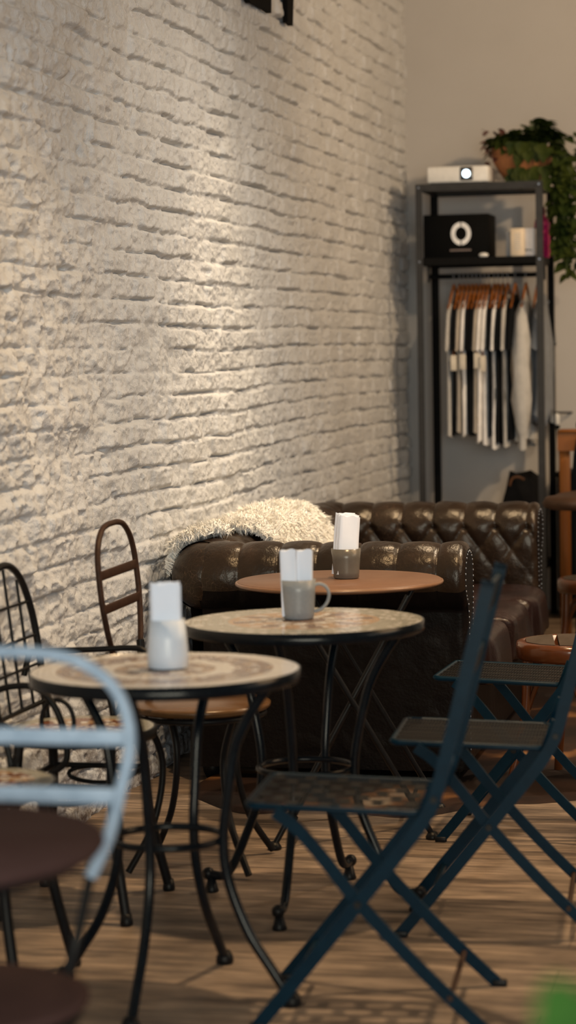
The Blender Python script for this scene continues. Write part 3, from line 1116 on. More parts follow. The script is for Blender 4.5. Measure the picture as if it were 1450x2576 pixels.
# ------------------------------------------------------------------ black iron armchairs with mosaic seats
def iron_armchair(label, c):
    t = thing('iron_armchair', label, 'armchair', (c[0], c[1], 0), None)
    B = Vector((c[0], c[1], 0))
    P = lambda u, v, z: B + Vector((u, v, z))
    zs_ = 0.46
    mosaic_top(c, 0.188, zs_, pat_seat, t, 'mosaic_seat')
    obj('seat_rim', MB().lathe([(0.176, -0.026), (0.192, -0.026), (0.195, -0.02), (0.195, 0.0), (0.189, 0.001), (0.187, -0.012)], (c[0], c[1], zs_), 60), M['black_metal'], t)
    bk = lambda v, z: P(-0.150 - 0.12 * (z - 0.46), v, z)
    half = [(0.175, 0.44), (0.186, 0.56), (0.188, 0.66), (0.170, 0.75), (0.125, 0.825), (0.065, 0.862), (0.0, 0.872)]
    pts = [bk(v, z) for v, z in half] + [bk(-v, z) for v, z in reversed(half[:-1])]
    obj('back_frame', MB().tube(spline(pts, 5), 0.0095, 10), M['black_metal'], t)
    mb = MB()
    for v in (-0.09, 0.0, 0.09):
        zt = 0.872 - 0.9 * v * v * 6
        mb.tube([bk(v, 0.50), bk(v, min(zt, 0.862))], 0.0042, 8)
    for z, w in ((0.765, 0.16), (0.675, 0.185), (0.60, 0.187)):
        mb.tube([bk(-w, z), bk(w, z)], 0.0042, 8)
    mb.tube([bk(-0.18, 0.50), bk(0.18, 0.50)], 0.007, 8)
    obj('back_grid', mb, M['black_metal'], t)
    for s in (-1, 1):
        v = s * 0.20
        pts = spline([bk(s * 0.187, 0.575), P(-0.12, v, 0.59), P(-0.06, v, 0.592), P(-0.015, v * 1.02, 0.565), P(0.015, v * 1.02, 0.51), P(0.028, v, 0.44), P(0.02, v, 0.40), P(-0.02, v * 0.98, 0.375)], 5)
        am = obj('arm', MB().tube(pts, 0.0085, 10), M['black_metal'], t)
        cc = P(0.005, v * 0.99, 0.505)
        ring = [cc + Vector((0.042 * math.cos(2 * PI * k / 28), 0, 0.055 * math.sin(2 * PI * k / 28))) for k in range(28)]
        obj('scroll', MB().tube(ring, 0.006, 8, True), M['black_metal'], am)
    for su in (-1, 1):
        for s in (-1, 1):
            pts = spline([P(su * 0.12, s * 0.13, 0.44), P(su * 0.125, s * 0.15, 0.33), P(su * 0.135, s * 0.16, 0.2), P(su * 0.17, s * 0.195, 0.012)], 5)
            lg = obj('leg', MB().tube(pts, 0.0125, 10), M['black_metal'], t)
            obj('foot', MB().lathe([(0.015, 0.0), (0.017, 0.006), (0.013, 0.03)], (P(su * 0.17, s * 0.195, 0).x, P(su * 0.17, s * 0.195, 0).y, 0), 12), M['black_metal'], lg)
    mb = MB()
    for s in (-1, 1):
        mb.tube([P(-0.125, s * 0.153, 0.335), P(0.125, s * 0.153, 0.335)], 0.0075, 8)
        el = [P(0.0 + 0.085 * math.cos(2 * PI * k / 24), s * 0.154, 0.312 + 0.022 * math.sin(2 * PI * k / 24)) for k in range(24)]
        mb.tube(el, 0.006, 8, True)
    mb.tube([P(0.125, -0.153, 0.335), P(0.125, 0.153, 0.335)], 0.0075, 8)
    mb.tube([P(-0.125, -0.153, 0.335), P(-0.125, 0.153, 0.335)], 0.0075, 8)
    obj('stretcher', mb, M['black_metal'], t)
    return t


ac = iron_armchair('farther black iron armchair with mosaic seat and gridded hoop back at the left edge', (0.335, 5.765))
dup(ac, (0.325, 4.985, 0), math.radians(0), 'black iron armchair with mosaic seat mostly behind the pale hoop-back chair')


# ------------------------------------------------------------------ folding chairs
def folding_chair(label, fine):
    """built at the room's origin: near front foot at (0,0), the chair faces -x, its far side is at +y"""
    t = thing('folding_chair', label, 'chair', (0, 0, 0), None)
    Wd = 0.40
    m = M['fold_metal']
    st = [(0.0, 0.004), (0.10, 0.125), (0.218, 0.270), (0.330, 0.410), (0.368, 0.468), (0.395, 0.545), (0.487, 0.905), (0.492, 0.925)]
    rl = [(0.045, 0.458), (0.09, 0.425), (0.145, 0.362), (0.218, 0.270), (0.35, 0.128), (0.478, 0.006)]
    for y in (0.0, Wd):
        pts = spline([Vector((u, y, z)) for u, z in st], 4)
        sl = obj('stile', MB().bar(pts, 0.011, 0.028, (0, 1, 0)), m, t)
        yy = y + (0.0125 if y == 0 else -0.0125)
        pts = spline([Vector((u, yy, z)) for u, z in rl], 4)
        lg = obj('leg', MB().bar(pts, 0.010, 0.026, (0, 1, 0)), m, t)
        mb = MB().rbox((0.482, yy, 0.008), (0.034, 0.016, 0.016), 0.004)
        obj('foot', mb, M['black_metal'], lg)
        mb = MB().rbox((0.004, y, 0.008), (0.034, 0.016, 0.016), 0.004)
        obj('foot', mb, M['black_metal'], sl)
        for (bu, bz, br_) in ((0.218, 0.27, 0.008), (0.378, 0.49, 0.007)):
            mb = MB().tube([(bu, y - 0.012 if y == 0 else y + 0.012, bz), (bu, yy, bz)], br_, 10)
            obj('bolt', mb, M['seat_metal'], sl)
        mb = MB().rbox((0.372, yy + (0.004 if y == 0 else -0.004), 0.487), (0.036, 0.006, 0.075), 0.002, 1, M=Matrix.Rotation(0.35, 3, 'Y'))
        obj('hinge_plate', mb, m, t)
    # cross rods
    for (u, z) in ((0.405, 0.075), (0.075, 0.09)):
        obj('stretcher', MB().tube([(u, 0.004, z), (u, Wd - 0.004, z)], 0.0065, 10), M['rust'] if u > 0.2 else m, t)
    # back slats
    for u, z, h in ((0.484, 0.885, 0.072), (0.449, 0.745, 0.05)):
        mb = MB().rbox((u, Wd / 2, z), (0.010, Wd - 0.008, h), 0.003, 1, M=Matrix.Rotation(0.25, 3, 'Y'))
        obj('back_slat', mb, m, t)
    # seat
    y0, y1 = 0.024, Wd - 0.024
    u0, u1 = -0.015, 0.352
    zf, zb = 0.468, 0.455
    zz = lambda u: zf + (zb - zf) * (u - u0) / (u1 - u0)
    q = lambda u, y, dz=0.0: Vector((u, y, zz(u) + dz))
    fr_ = []
    for (cu, cy_, a0) in ((u1 - 0.02, y1 - 0.02, 0), (u0 + 0.02, y1 - 0.02, 90), (u0 + 0.02, y0 + 0.02, 180), (u1 - 0.02, y0 + 0.02, 270)):
        for k in range(6):
            a = math.radians(a0 + 18 * k)
            fr_.append(q(cu + 0.02 * math.cos(a), cy_ + 0.02 * math.sin(a)))
    obj('seat_frame', MB().tube(fr_, 0.0075, 10, True), m, t)
    mb = MB()
    if fine:
        for k in range(46):
            u = u0 + 0.008 + (u1 - u0 - 0.016) * k / 45
            mb.bar([q(u, y0, 0.003), q(u, y1, 0.003)], 0.0055, 0.0016, (1, 0, 0))
        for y in (0.04, 0.09, 0.145, 0.2, 0.255, 0.31, 0.36):
            mb.bar([q(u0, y, 0.0042), q(u1, y, 0.0042)], 0.007 if y not in (0.145, 0.255) else 0.013, 0.0014, (0, 1, 0))
    else:
        n = 8
        for k in range(n):
            y = y0 + 0.006 + (y1 - y0 - 0.012) * k / (n - 1)
            mb.bar([q(u0, y, 0.003), q(u1, y, 0.003)], 0.019, 0.002, (0, 1, 0))
            if k < n - 1:
                for j in range(6):
                    u = u0 + 0.02 + 0.070 * j + (0.035 if k % 2 else 0)
                    if u < u1 - 0.01:
                        mb.bar([q(u, y, 0.0032), q(u, y + (y1 - y0) / (n - 1), 0.0032)], 0.022, 0.002, (1, 0, 0))
    obj('seat', mb, M['seat_metal'], t)
    # skirt under the near and far seat rails
    return t


GL = 'folding chairs on the right'
fc1 = folding_chair('blue-black metal folding chair with lattice seat nearest the camera', False)
fc1.location = (1.032, 4.738, 0)
fc1.rotation_euler = (0, 0, math.radians(4))
fc1['group'] = GL
fc2 = folding_chair('blue-black metal folding chair standing behind the lattice-seat chair, beside the rosette table', True)
fc2.location = (1.190, 5.560, 0)
fc2.rotation_euler = (0, 0, math.radians(4))
fc2['group'] = GL
dup(fc2, (1.112, 6.665, 0), math.radians(-2), 'blue-black metal folding chair with fine slatted seat standing farthest back, beside the sofa')


# ------------------------------------------------------------------ cups and napkins
def napkin(c, w, h, th, rot, lean, k, label, group):
    """a paper napkin folded to a slim upright pad"""
    Mx = Matrix.Rotation(rot, 3, 'Z') @ Matrix.Rotation(lean[0], 3, 'X') @ Matrix.Rotation(lean[1], 3, 'Y')
    rows = []
    N = 7
    for i in range(9):
        z = i / 8 * h
        row = []
        ring = []
        for j in range(N):
            f = j / (N - 1)
            ring.append((-w / 2 + w * f, -th / 2 + 0.0012 * math.sin(f * 5 + k + z * 30)))
        for j in range(N):
            f = 1 - j / (N - 1)
            ring.append((-w / 2 + w * f, th / 2 + 0.0012 * math.sin(f * 5 + k + z * 30)))
        for (a, b) in ring:
            top = 0.003 * math.sin(a * 160 + k * 2) if i == 8 else 0
            row.append(Vector(c) + Mx @ Vector((a, b, z + top)))
        rows.append(row)
    mb = MB().grid(rows, True, 0, True)
    mb.add(rows[-1], [tuple(range(2 * N))], False)
    mb.add(rows[0], [tuple(reversed(range(2 * N)))], False)
    return tag(obj('paper_napkin', mb, M['paper']), label, 'napkin', group)


def napkins(c, zbase, w, h, n, dep, rot, lean, label, group, dz=0.0):
    d = Matrix.Rotation(rot, 3, 'Z') @ Vector((0, 1, 0))
    for k in range(n):
        f = (k - (n - 1) / 2) / max(1, n - 1)
        napkin(Vector((c[0], c[1], zbase)) + d * f * dep, w * (1 - 0.05 * random.random()), h + random.uniform(-0.003, 0.003) + dz * k, dep / n * 0.72, rot + random.uniform(-0.03, 0.03), (lean[0] + f * 0.05, lean[1]), k * 1.7, label, group)


def cup(name, label, cat, c, z, prof, mat, wall=0.004, base=None):
    t = thing(name, label, cat, (c[0], c[1], z))
    outer = prof
    inner = [(r - wall, zz) for r, zz in reversed(prof[1:])] + [(prof[1][0] - wall, 0.006)]
    inner = [(max(r, 0.001), zz) for r, zz in inner] + [(0.0, 0.006)]
    obj('cup_body', MB().lathe([(0.0, 0.001)] + outer + inner, (c[0], c[1], z), 48), mat, t)
    return t


p = on_z(423, 1682, Z1)
g1 = cup('tumbler', 'white tumbler wider at the foot, full of napkins, on the nearest mosaic table', 'cup', (p.x, p.y), Z1 + 0.002, [(0.041, 0.0), (0.045, 0.004), (0.0455, 0.03), (0.043, 0.06), (0.0385, 0.106)], M['white_ceramic'])
obj('foot_ring', MB().lathe([(0.037, -0.0005), (0.042, -0.0005), (0.0435, 0.006), (0.037, 0.006)], (p.x, p.y, Z1 + 0.002), 40), M['dark_glass'], g1)
napkins((p.x - 0.003, p.y), Z1 + 0.010, 0.066, 0.176, 4, 0.030, 0.22 + 0.2, (0.0, 0.0), 'white paper napkin standing in the white tumbler on the nearest mosaic table', 'napkins in the white tumbler')

p = on_z(752, 1558, Z2)
g2 = cup('mug', 'grey stoneware mug with a handle, full of napkins, on the rosette mosaic table', 'mug', (p.x, p.y), Z2 + 0.002, [(0.036, 0.0), (0.0395, 0.004), (0.0405, 0.02), (0.0435, 0.07), (0.0448, 0.100)], M['grey_ceramic'])
hd = [(0.043, 0.088), (0.056, 0.090), (0.071, 0.082), (0.0785, 0.064), (0.074, 0.044), (0.062, 0.029), (0.050, 0.022), (0.040, 0.020)]
hx, hy = math.cos(YAW), math.sin(YAW)
obj('handle', MB().tube(spline([Vector((p.x + hx * a, p.y + hy * a, Z2 + b)) for a, b in hd], 4), 0.0045, 10), M['grey_ceramic'], g2)
for s, wv in ((-1, 0.041), (1, 0.040)):
    q = Vector((p.x + hx * s * 0.0175 - 0.004, p.y + hy * s * 0.0175 + (0.004 if s > 0 else -0.003), 0))
    napkins((q.x, q.y), Z2 + 0.010, wv, 0.168 if s < 0 else 0.166, 2, 0.022, 0.22 + (0.05 if s < 0 else -0.12), (0.0, 0.02 * s), 'white paper napkin standing in the handled grey mug', 'napkins in the grey mug')

p = on_z(872, 1455, Z3)
cup('tumbler', 'taupe straight tumbler with leaning napkins on the plain brown table', 'cup', (p.x, p.y), Z3 + 0.001, [(0.035, 0.0), (0.0385, 0.003), (0.0395, 0.02), (0.0425, 0.06), (0.0445, 0.089)], M['taupe_glass'])
napkins((p.x - 0.006, p.y), Z3 + 0.012, 0.070, 0.176, 7, 0.034, 0.22 + 0.55, (0.0, 0.085), 'white paper napkin leaning in the taupe tumbler', 'napkins in the taupe tumbler', dz=0.001)


# ------------------------------------------------------------------ stools with slatted seats
def stool(label, c, zt, slat_ang, r=0.178):
    t = thing('bentwood_stool', label, 'stool', (c[0], c[1], 0), 'bentwood stools by the sofa')
    B = Vector((c[0], c[1], 0))
    mb = MB().lathe([(r - 0.035, -0.058), (r - 0.004, -0.058), (r + 0.003, -0.05), (r + 0.004, -0.02), (r, -0.004), (r - 0.012, 0.0), (r - 0.03, -0.002), (r - 0.034, -0.02)], (c[0], c[1], zt), 64)
    obj('seat_rim', mb, M['mahogany'], t)
    ri = r - 0.022
    Mx = Matrix.Rotation(slat_ang, 3, 'Z')
    w = 2 * ri / 3
    for k in range(3):
        x0, x1 = -ri + w * k + 0.0075, -ri + w * (k + 1) - 0.0075
        ps = []
        for j in range(13):
            x = x0 + (x1 - x0) * j / 12
            ps.append((x, math.sqrt(max(0, ri * ri - x * x))))
        poly = [(x, y) for x, y in ps] + [(x, -y) for x, y in reversed(ps)]
        obj('seat_slat', MB().prism([B + Mx @ Vector((x, y, 0)) + Vector((0, 0, zt - 0.012)) for x, y in poly], (0, 0, 0.013)), M['slat'], t)
    mb = MB().rbox(B + Vector((0, 0, zt - 0.028)), (2 * ri, 0.05, 0.02), 0.003, 1, slat_ang)
    obj('seat_batten', mb, M['mahogany'], t)
    for k in range(4):
        a = math.radians(20 + 90 * k)
        d = Vector((math.cos(a), math.sin(a), 0))
        pts = [B + d * (r - 0.03) + Vector((0, 0, zt - 0.05)), B + d * (r - 0.02) + Vector((0, 0, 0.22)), B + d * (r + 0.03) + Vector((0, 0, 0.004))]
        obj('leg', MB().tube(spline(pts, 6), [0.017] * 5 + [0.0155] * 4 + [0.014] * 4, 12), M['mahogany'], t)
        a2 = a + PI / 2
        d2 = Vector((math.cos(a2), math.sin(a2), 0))
        arch = [B + d * (r - 0.03) + Vector((0, 0, 0.24)), B + (d * 0.8 + d2 * 0.2) * (r - 0.03) + Vector((0, 0, 0.335)), B + (d + d2) * 0.5 * (r - 0.03) + Vector((0, 0, 0.365)), B + (d * 0.2 + d2 * 0.8) * (r - 0.03) + Vector((0, 0, 0.335)), B + d2 * (r - 0.03) + Vector((0, 0, 0.24))]
        obj('brace', MB().tube(spline(arch, 5), 0.008, 8), M['mahogany'], t)
    return t


stool('red-brown bentwood stool with slatted seat standing between the sofa and the far folding chair', (1.395, 7.64), 0.465, math.radians(8))
stool('red-brown bentwood stool with slatted seat standing behind, beyond the sofa cushions', (1.285, 9.86), 0.45, math.radians(-55))

# ------------------------------------------------------------------ corner shelving unit
XL, XR, YF, YK = 0.186, 0.795, 12.0, 12.50
ZT, ZM, ZB = 2.235, 1.862, 0.30
su = thing('shelving_unit', 'tall grey slotted-steel shelving unit in the corner with a clothes rail', 'shelf', ((XL + XR) / 2, (YF + YK) / 2, 0))
for x in (XL, XR):
    for y in (YF, YK):
        sx = 1 if x == XL else -1
        sy = 1 if y == YF else -1
        mb = MB().box((x, y + sy * 0.0, ZT / 2), (0.034, 0.003, ZT)).box((x - sx * 0.0155, y + sy * 0.015, ZT / 2), (0.003, 0.032, ZT))
        if y == YK:
            mb.box((x, y, ZT / 2), (0.034, 0.02, ZT))
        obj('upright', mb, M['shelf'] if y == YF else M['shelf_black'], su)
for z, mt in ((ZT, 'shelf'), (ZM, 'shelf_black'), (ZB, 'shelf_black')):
    mb = MB().box(((XL + XR) / 2, (YF + YK) / 2, z - 0.012), (XR - XL, YK - YF, 0.018))
    mb.box(((XL + XR) / 2, YF + 0.004, z - 0.018), (XR - XL - 0.03, 0.004, 0.036))
    mb.box(((XL + XR) / 2, YK - 0.004, z - 0.018), (XR - XL - 0.03, 0.004, 0.036))
    mb.box((XL + 0.004, (YF + YK) / 2, z - 0.018), (0.004, YK - YF - 0.03, 0.036))
    mb.box((XR - 0.004, (YF + YK) / 2, z - 0.018), (0.004, YK - YF - 0.03, 0.036))
    obj('shelf_board', mb, M[mt], su)
RZ, RY = 1.775, 12.26
obj('clothes_rail', MB().tube([(XL, RY, RZ), (XR, RY, RZ)], 0.0125, 12), M['shelf_black'], su)
for x in (XL + 0.004, XR - 0.004):
    obj('rail_bracket', MB().rbox((x, RY, RZ + 0.02), (0.008, 0.04, 0.10), 0.003), M['shelf'], su)
for x in (XL, XR):
    for z in (ZT - 0.018, ZM - 0.018):
        obj('bolt', MB().tube([(x, YF - 0.001, z), (x, YF - 0.007, z)], 0.0045, 8), M['steel'], su)

# --- projector
pj = thing('projector', 'white box projector with glowing lens on top of the shelving unit', 'projector', (0.378, 12.17, ZT - 0.003))
mb = MB().rbox((0.378, 12.17, ZT + 0.048), (0.315, 0.235, 0.082), 0.010, 3)
obj('case', mb, M['proj_white'], pj)
mb = MB()
for dx in (-0.13, 0.13):
    for dy in (-0.09, 0.09):
        mb.lathe([(0.012, 0), (0.012, 0.012)], (0.378 + dx, 12.17 + dy, ZT - 0.003), 12)
obj('foot', mb, M['black_box'], pj)
lx, lz = 0.423, ZT + 0.050
ln = obj('lens_bezel', MB().rbox((lx, 12.052, lz), (0.066, 0.012, 0.068), 0.006, 2), M['dark_glass'], pj)
disc = [Vector((lx + 0.0195 * math.cos(2 * PI * k / 32), 12.0445, lz + 0.0195 * math.sin(2 * PI * k / 32))) for k in range(32)]
obj('lens', MB().prism(disc, (0, 0.003, 0)), M['glow'], ln)

# --- black box with ring emblem
bx = thing('black_box', 'black carton printed with a white split ring on the upper shelf', 'box', (0.366, 12.18, ZM - 0.003))
obj('carton', MB().rbox((0.366, 12.185, ZM + 0.109), (0.335, 0.26, 0.222), 0.004, 2), M['black_box'], bx)
cx_, cz_, yf_ = 0.391, ZM + 0.122, 12.0535
mb = MB()
for a0, a1 in ((94, 266), (274, 446)):
    ro, ri_ = [], []
    for k in range(29):
        a = math.radians(a0 + (a1 - a0) * k / 28)
        ro.append(Vector((cx_ + 0.051 * math.cos(a), yf_, cz_ + 0.058 * math.sin(a))))
        ri_.append(Vector((cx_ + 0.029 * math.cos(a), yf_, cz_ + 0.034 * math.sin(a))))
    mb.grid([ro, ri_], False)
obj('ring_emblem', mb, M['logo'], bx)
mb = MB()
x = cx_ - 0.056
for k in range(13):
    w = (0.006, 0.005, 0.007, 0.004, 0.006)[k % 5]
    mb.box((x + w / 2, yf_, cz_ - 0.083), (w, 0.0008, 0.009))
    x += w + 0.0027
obj('print_line', mb, M['logo_dim'], bx)

# --- small things on the upper shelf
p = on_y(1217, 634, 12.03)
tag(obj('pebble_case', MB().ball((p.x, 12.035, ZM + 0.010), (0.025, 0.02, 0.013), 24, 12), M['proj_white']), 'small white pebble-shaped case before the black carton', 'case')
def carton(x0, x1, y, h, mat, label, marks):
    o = thing('carton', label, 'box', ((x0 + x1) / 2, y, ZM - 0.003))
    obj('carton_body', MB().rbox(((x0 + x1) / 2, y, ZM - 0.002 + h / 2), (x1 - x0, 0.075, h), 0.002, 1), mat, o)
    if marks:
        mb = MB()
        for (cx2, cz2, w2, h2) in marks:
            mb.box((cx2, y - 0.0382, ZM + cz2), (w2, 0.001, h2))
        obj('print', mb, M['ink'] if len(marks) < 5 else M['carton_grey'], o)
    return o


carton(0.612, 0.648, 12.15, 0.128, M['carton_grey'], 'greyish white carton, leftmost of the three on the upper shelf', None)
carton(0.646, 0.716, 12.07, 0.142, M['carton_cream'], 'cream carton printed with small text lines, middle of the three on the upper shelf',
       [(0.681, 0.112 - 0.011 * k, 0.03, 0.004) for k in range(8)])
carton(0.718, 0.766, 12.075, 0.142, M['carton'], 'white carton with a dark mark near its foot, rightmost of the three beside the upright',
       [(0.724, 0.03, 0.008, 0.010), (0.737, 0.031, 0.012, 0.006), (0.75, 0.029, 0.008, 0.008)])
bt = thing('bottle', 'magenta plastic bottle standing behind the white cartons', 'bottle', (0.775, 12.30, ZM - 0.003))
obj('bottle_body', MB().lathe([(0.036, 0.0), (0.040, 0.004), (0.040, 0.175), (0.034, 0.20), (0.018, 0.215), (0.016, 0.225)], (0.775, 12.30, ZM - 0.002), 32), M['magenta'], bt)
obj('bottle_cap', MB().lathe([(0.017, 0.22), (0.019, 0.222), (0.018, 0.255), (0.008, 0.262)], (0.775, 12.30, ZM - 0.002), 24), M['cap_red'], bt)


# --- leaves
def leaf_mesh(mb, base, d, up, L, W, fold=0.25, curl=0.3, mi=0):
    d = d.normalized()
    s = d.cross(up)
    if s.length < 1e-5:
        s = Vector((1, 0, 0))
    s.normalize()
    n = s.cross(d)
    shp = [(0.0, 0.10), (0.08, 0.75), (0.25, 1.0), (0.45, 0.95), (0.65, 0.72), (0.85, 0.36), (1.0, 0.02)]
    rows = []
    for (t, w) in shp:
        c = base + d * (t * L) - n * (curl * t * t * L)
        hw = W / 2 * w
        rows.append([c - s * hw + n * (fold * hw), c - s * hw * 0.5 + n * (fold * 0.35 * hw), c, c + s * hw * 0.5 + n * (fold * 0.35 * hw), c + s * hw + n * (fold * hw)])
    mb.grid(rows, True, mi)


pot = thing('potted_ivy', 'leafy green trailing plant in a terracotta bowl at the top shelf right end', 'plant', (0.69, 12.26, ZT - 0.003))
PX, PY, PZ = 0.690, 12.25, ZT - 0.003
obj('bowl', MB().lathe([(0.075, 0.0), (0.082, 0.004), (0.115, 0.05), (0.152, 0.11), (0.168, 0.165), (0.166, 0.185), (0.154, 0.188), (0.150, 0.17), (0.0, 0.15)], (PX, PY, PZ), 48), M['terracotta'], pot)
mb, ms = MB(), MB()
R2 = random.Random(5)
for k in range(210):
    a = R2.uniform(0, 2 * PI)
    rr = R2.uniform(0.03, 0.16)
    b = Vector((PX + rr * math.cos(a), PY + rr * math.sin(a) * 0.8, PZ + 0.17 + R2.uniform(0, 0.12) * (1 - rr / 0.3) + 0.05 * max(0, math.cos(a - 0.3))))
    d = Vector((math.cos(a), math.sin(a), R2.uniform(-0.3, 0.5)))
    leaf_mesh(mb, b, d, Vector((R2.uniform(-.4, .4), R2.uniform(-.4, .4), 1)), R2.uniform(0.06, 0.10), R2.uniform(0.055, 0.085))
    ms.tube([Vector((PX + rr * 0.4 * math.cos(a), PY + rr * 0.4 * math.sin(a), PZ + 0.15)), b], 0.0022, 6)
# leaves hanging over the bowl's front and trailing down the right end
for k in range(46):
    x = R2.uniform(-0.06, 0.15)
    b = Vector((PX + x, PY - 0.15 - R2.uniform(0, 0.03), PZ + R2.choice((R2.uniform(0.02, 0.085), R2.uniform(0.15, 0.21)))))
    leaf_mesh(mb, b, Vector((R2.uniform(-.4, .4), -0.35, -1)), Vector((0, -1, 0.3)), R2.uniform(0.05, 0.08), R2.uniform(0.045, 0.07))
for k in range(13):
    x0 = PX + 0.12 + 0.02 * k
    pts = [Vector((PX + 0.13, PY - 0.05, PZ + 0.16)), Vector((PX + 0.165 + 0.006 * k, PY - 0.12 - R2.uniform(0, 0.08), PZ + 0.12))]
    x, y, z = pts[-1]
    ln_ = R2.uniform(0.30, 0.66)
    n = int(ln_ / 0.05)
    for j in range(n):
        x += R2.uniform(-0.012, 0.020)
        y += R2.uniform(-0.012, 0.012)
        z -= 0.05
        pts.append(Vector((x, y, z)))
    pts = spline(pts, 3)
    ms.tube(pts, 0.0025, 6)
    for q_ in pts[3:]:
        if R2.random() < 0.62:
            a = R2.uniform(0, 2 * PI)
            leaf_mesh(mb, q_, Vector((math.cos(a), math.sin(a) - 0.4, R2.uniform(-0.9, 0.1))), Vector((R2.uniform(-.3, .3), -0.6, 0.8)), R2.uniform(0.045, 0.075), R2.uniform(0.04, 0.065))
for k in range(60):
    a = R2.uniform(-0.7, 0.9)
    b = Vector((PX + 0.13 + R2.uniform(0, 0.14), PY - 0.05 + R2.uniform(-0.12, 0.05), PZ + R2.uniform(-0.04, 0.25)))
    leaf_mesh(mb, b, Vector((math.cos(a), math.sin(a) - 0.3, R2.uniform(-0.5, 0.3))), Vector((R2.uniform(-.4, .4), -0.4, 1)), R2.uniform(0.06, 0.09), R2.uniform(0.055, 0.08))
lo_ = obj('leaves', mb, M['leaf'], pot)
lo_['kind'] = 'stuff'
obj('stems', ms, M['stem'], pot)
mb = MB()
for k in range(22):
    b = Vector((PX - 0.13 - R2.uniform(0, 0.06), PY - 0.05 + R2.uniform(-0.06, 0.05), PZ + R2.uniform(0.09, 0.27)))
    if k > 15:
        b = Vector((PX - 0.10 + R2.uniform(-0.03, 0.03), PY - 0.05, PZ + R2.uniform(0.22, 0.28)))
    leaf_mesh(mb, b, Vector((R2.uniform(-1, 0.3), -0.4, R2.uniform(-0.6, 0.8))), Vector((0.2, -0.3, 1)), R2.uniform(0.03, 0.05), R2.uniform(0.02, 0.032))
obj('purple_sprig', mb, M['leaf_red'], pot)

# --- shirts on hangers
def hanger_thing(x, label):
    t = thing('coat_hanger', label, 'hanger', (x, RY, RZ - 0.09), 'wooden hangers on the clothes rail')
    hk = [Vector((x, RY + 0.019 * math.cos(math.radians(a)), RZ + 0.001 + 0.0165 * math.sin(math.radians(a)))) for a in range(-20, 200, 20)]
    hk += [Vector((x, RY, RZ - 0.03)), Vector((x, RY, RZ - 0.055))]
    obj('hook', MB().tube(hk[::1], 0.0022, 6), M['steel'], t)
    w = spline([Vector((x, RY + f * a, RZ - b)) for f, a, b in ((-1, 0.205, 0.168), (-1, 0.13, 0.122), (-1, 0.05, 0.068), (1, 0.0, 0.045), (1, 0.05, 0.068), (1, 0.13, 0.122), (1, 0.205, 0.168))], 4)
    mb = MB().tube(w, [0.005] * 3 + [0.0068] * (len(w) - 6) + [0.005] * 3, 10)
    obj('hanger_bar', mb, M['hanger'], t)
    return t


def shirt(x, mat, label, seed, length=0.72, sleeve='short', thick=0.016, tagged=False, group=None, name='t_shirt', wide=1.0):
    R3 = random.Random(seed)
    t = thing(name, label, 'shirt', (x, RY, RZ - 0.09 - length), group)
    zt = RZ - 0.100
    # body: elliptic sections, broad along Y, thin along X
    rows = []
    K = 40
    secs = [(0.0, 0.105), (0.012, 0.125), (0.035, 0.165), (0.062, 0.200), (0.09, 0.217), (0.15, 0.228), (0.25, 0.225), (0.36, 0.222), (0.47, 0.222), (0.58, 0.226), (0.67, 0.23), (length, 0.232)]
    drift = R3.uniform(-0.012, 0.012)
    for (dz, hw) in secs:
        row = []
        tk = (0.006 + thick * min(1, dz / 0.25)) * (1 + 0.35 * dz / length)
        for k in range(K):
            a = 2 * PI * k / K
            y = hw * wide * math.cos(a)
            fold = 0.35 * tk * math.sin(9 * a + seed + dz * 4) * min(1, dz / 0.2) + (0.35 * thick) * mnoise.noise(Vector((y * 9, dz * 5, seed * 3.1))) * min(1, dz / 0.3)
            xx = tk * math.sin(a) + fold + drift * dz
            row.append(Vector((x + xx, RY + y, zt - dz + 0.008 * math.sin(a * 3 + seed) * (dz / length) ** 3)))
        rows.append(row)
    mb = MB().grid(rows, True, 0, True)
    mb.add(rows[0], [tuple(range(K))], True)
    for s in (-1, 1):
        if sleeve == 'short':
            line = [(0.185, -0.062), (0.215, -0.10), (0.243, -0.17), (0.262, -0.235), (0.270, -0.275)]
            rad = [(0.012, 0.05), (thick * 1.15, 0.075), (thick * 1.25, 0.085), (thick * 1.3, 0.088), (thick * 1.4, 0.09)]
        else:
            line = [(0.185, -0.062), (0.225, -0.12), (0.25, -0.25), (0.262, -0.40), (0.262, -0.55), (0.25, -0.68), (0.245, -0.72), (0.243, -0.735), (0.24, -0.80)]
            rad = [(0.012, 0.05), (0.030, 0.08), (0.042, 0.078), (0.046, 0.072), (0.046, 0.066), (0.036, 0.054), (0.023, 0.042), (0.020, 0.036), (0.019, 0.036)]
        rows = []
        for (yo, zo), (rx_, ry_) in zip(line, rad):
            row = []
            for k in range(20):
                a = 2 * PI * k / 20
                nz = 0.25 * rx_ * math.sin(5 * a + seed * 2 + zo * 20)
                row.append(Vector((x + drift * (-zo) + (rx_ + nz) * math.sin(a), RY + s * (yo - 0.03) * wide + s * ry_ * math.cos(a) * 0.62, zt + 0.02 + zo - ry_ * 0.35 * math.cos(a))))
            rows.append(row)
        mb.grid(rows, True, 0, True)
    body = obj('garment', mb, mat, t)
    if tagged:
        q = Vector((x + R3.uniform(-0.008, 0.01), RY - 0.272 * wide, zt - 0.265 - R3.uniform(0.0, 0.035)))
        tg = obj('swing_tag', MB().rbox(q + Vector((0, -0.006, -0.055)), (0.032, 0.0015, 0.078), 0.0006, 1, R3.uniform(-0.5, 0.7)), M['tagpaper'], t)
        obj('tag_string', MB().tube([q + Vector((0, 0, 0.02)), q + Vector((0, -0.006, -0.018))], 0.0016, 6), M['hanger'], tg)
    return t


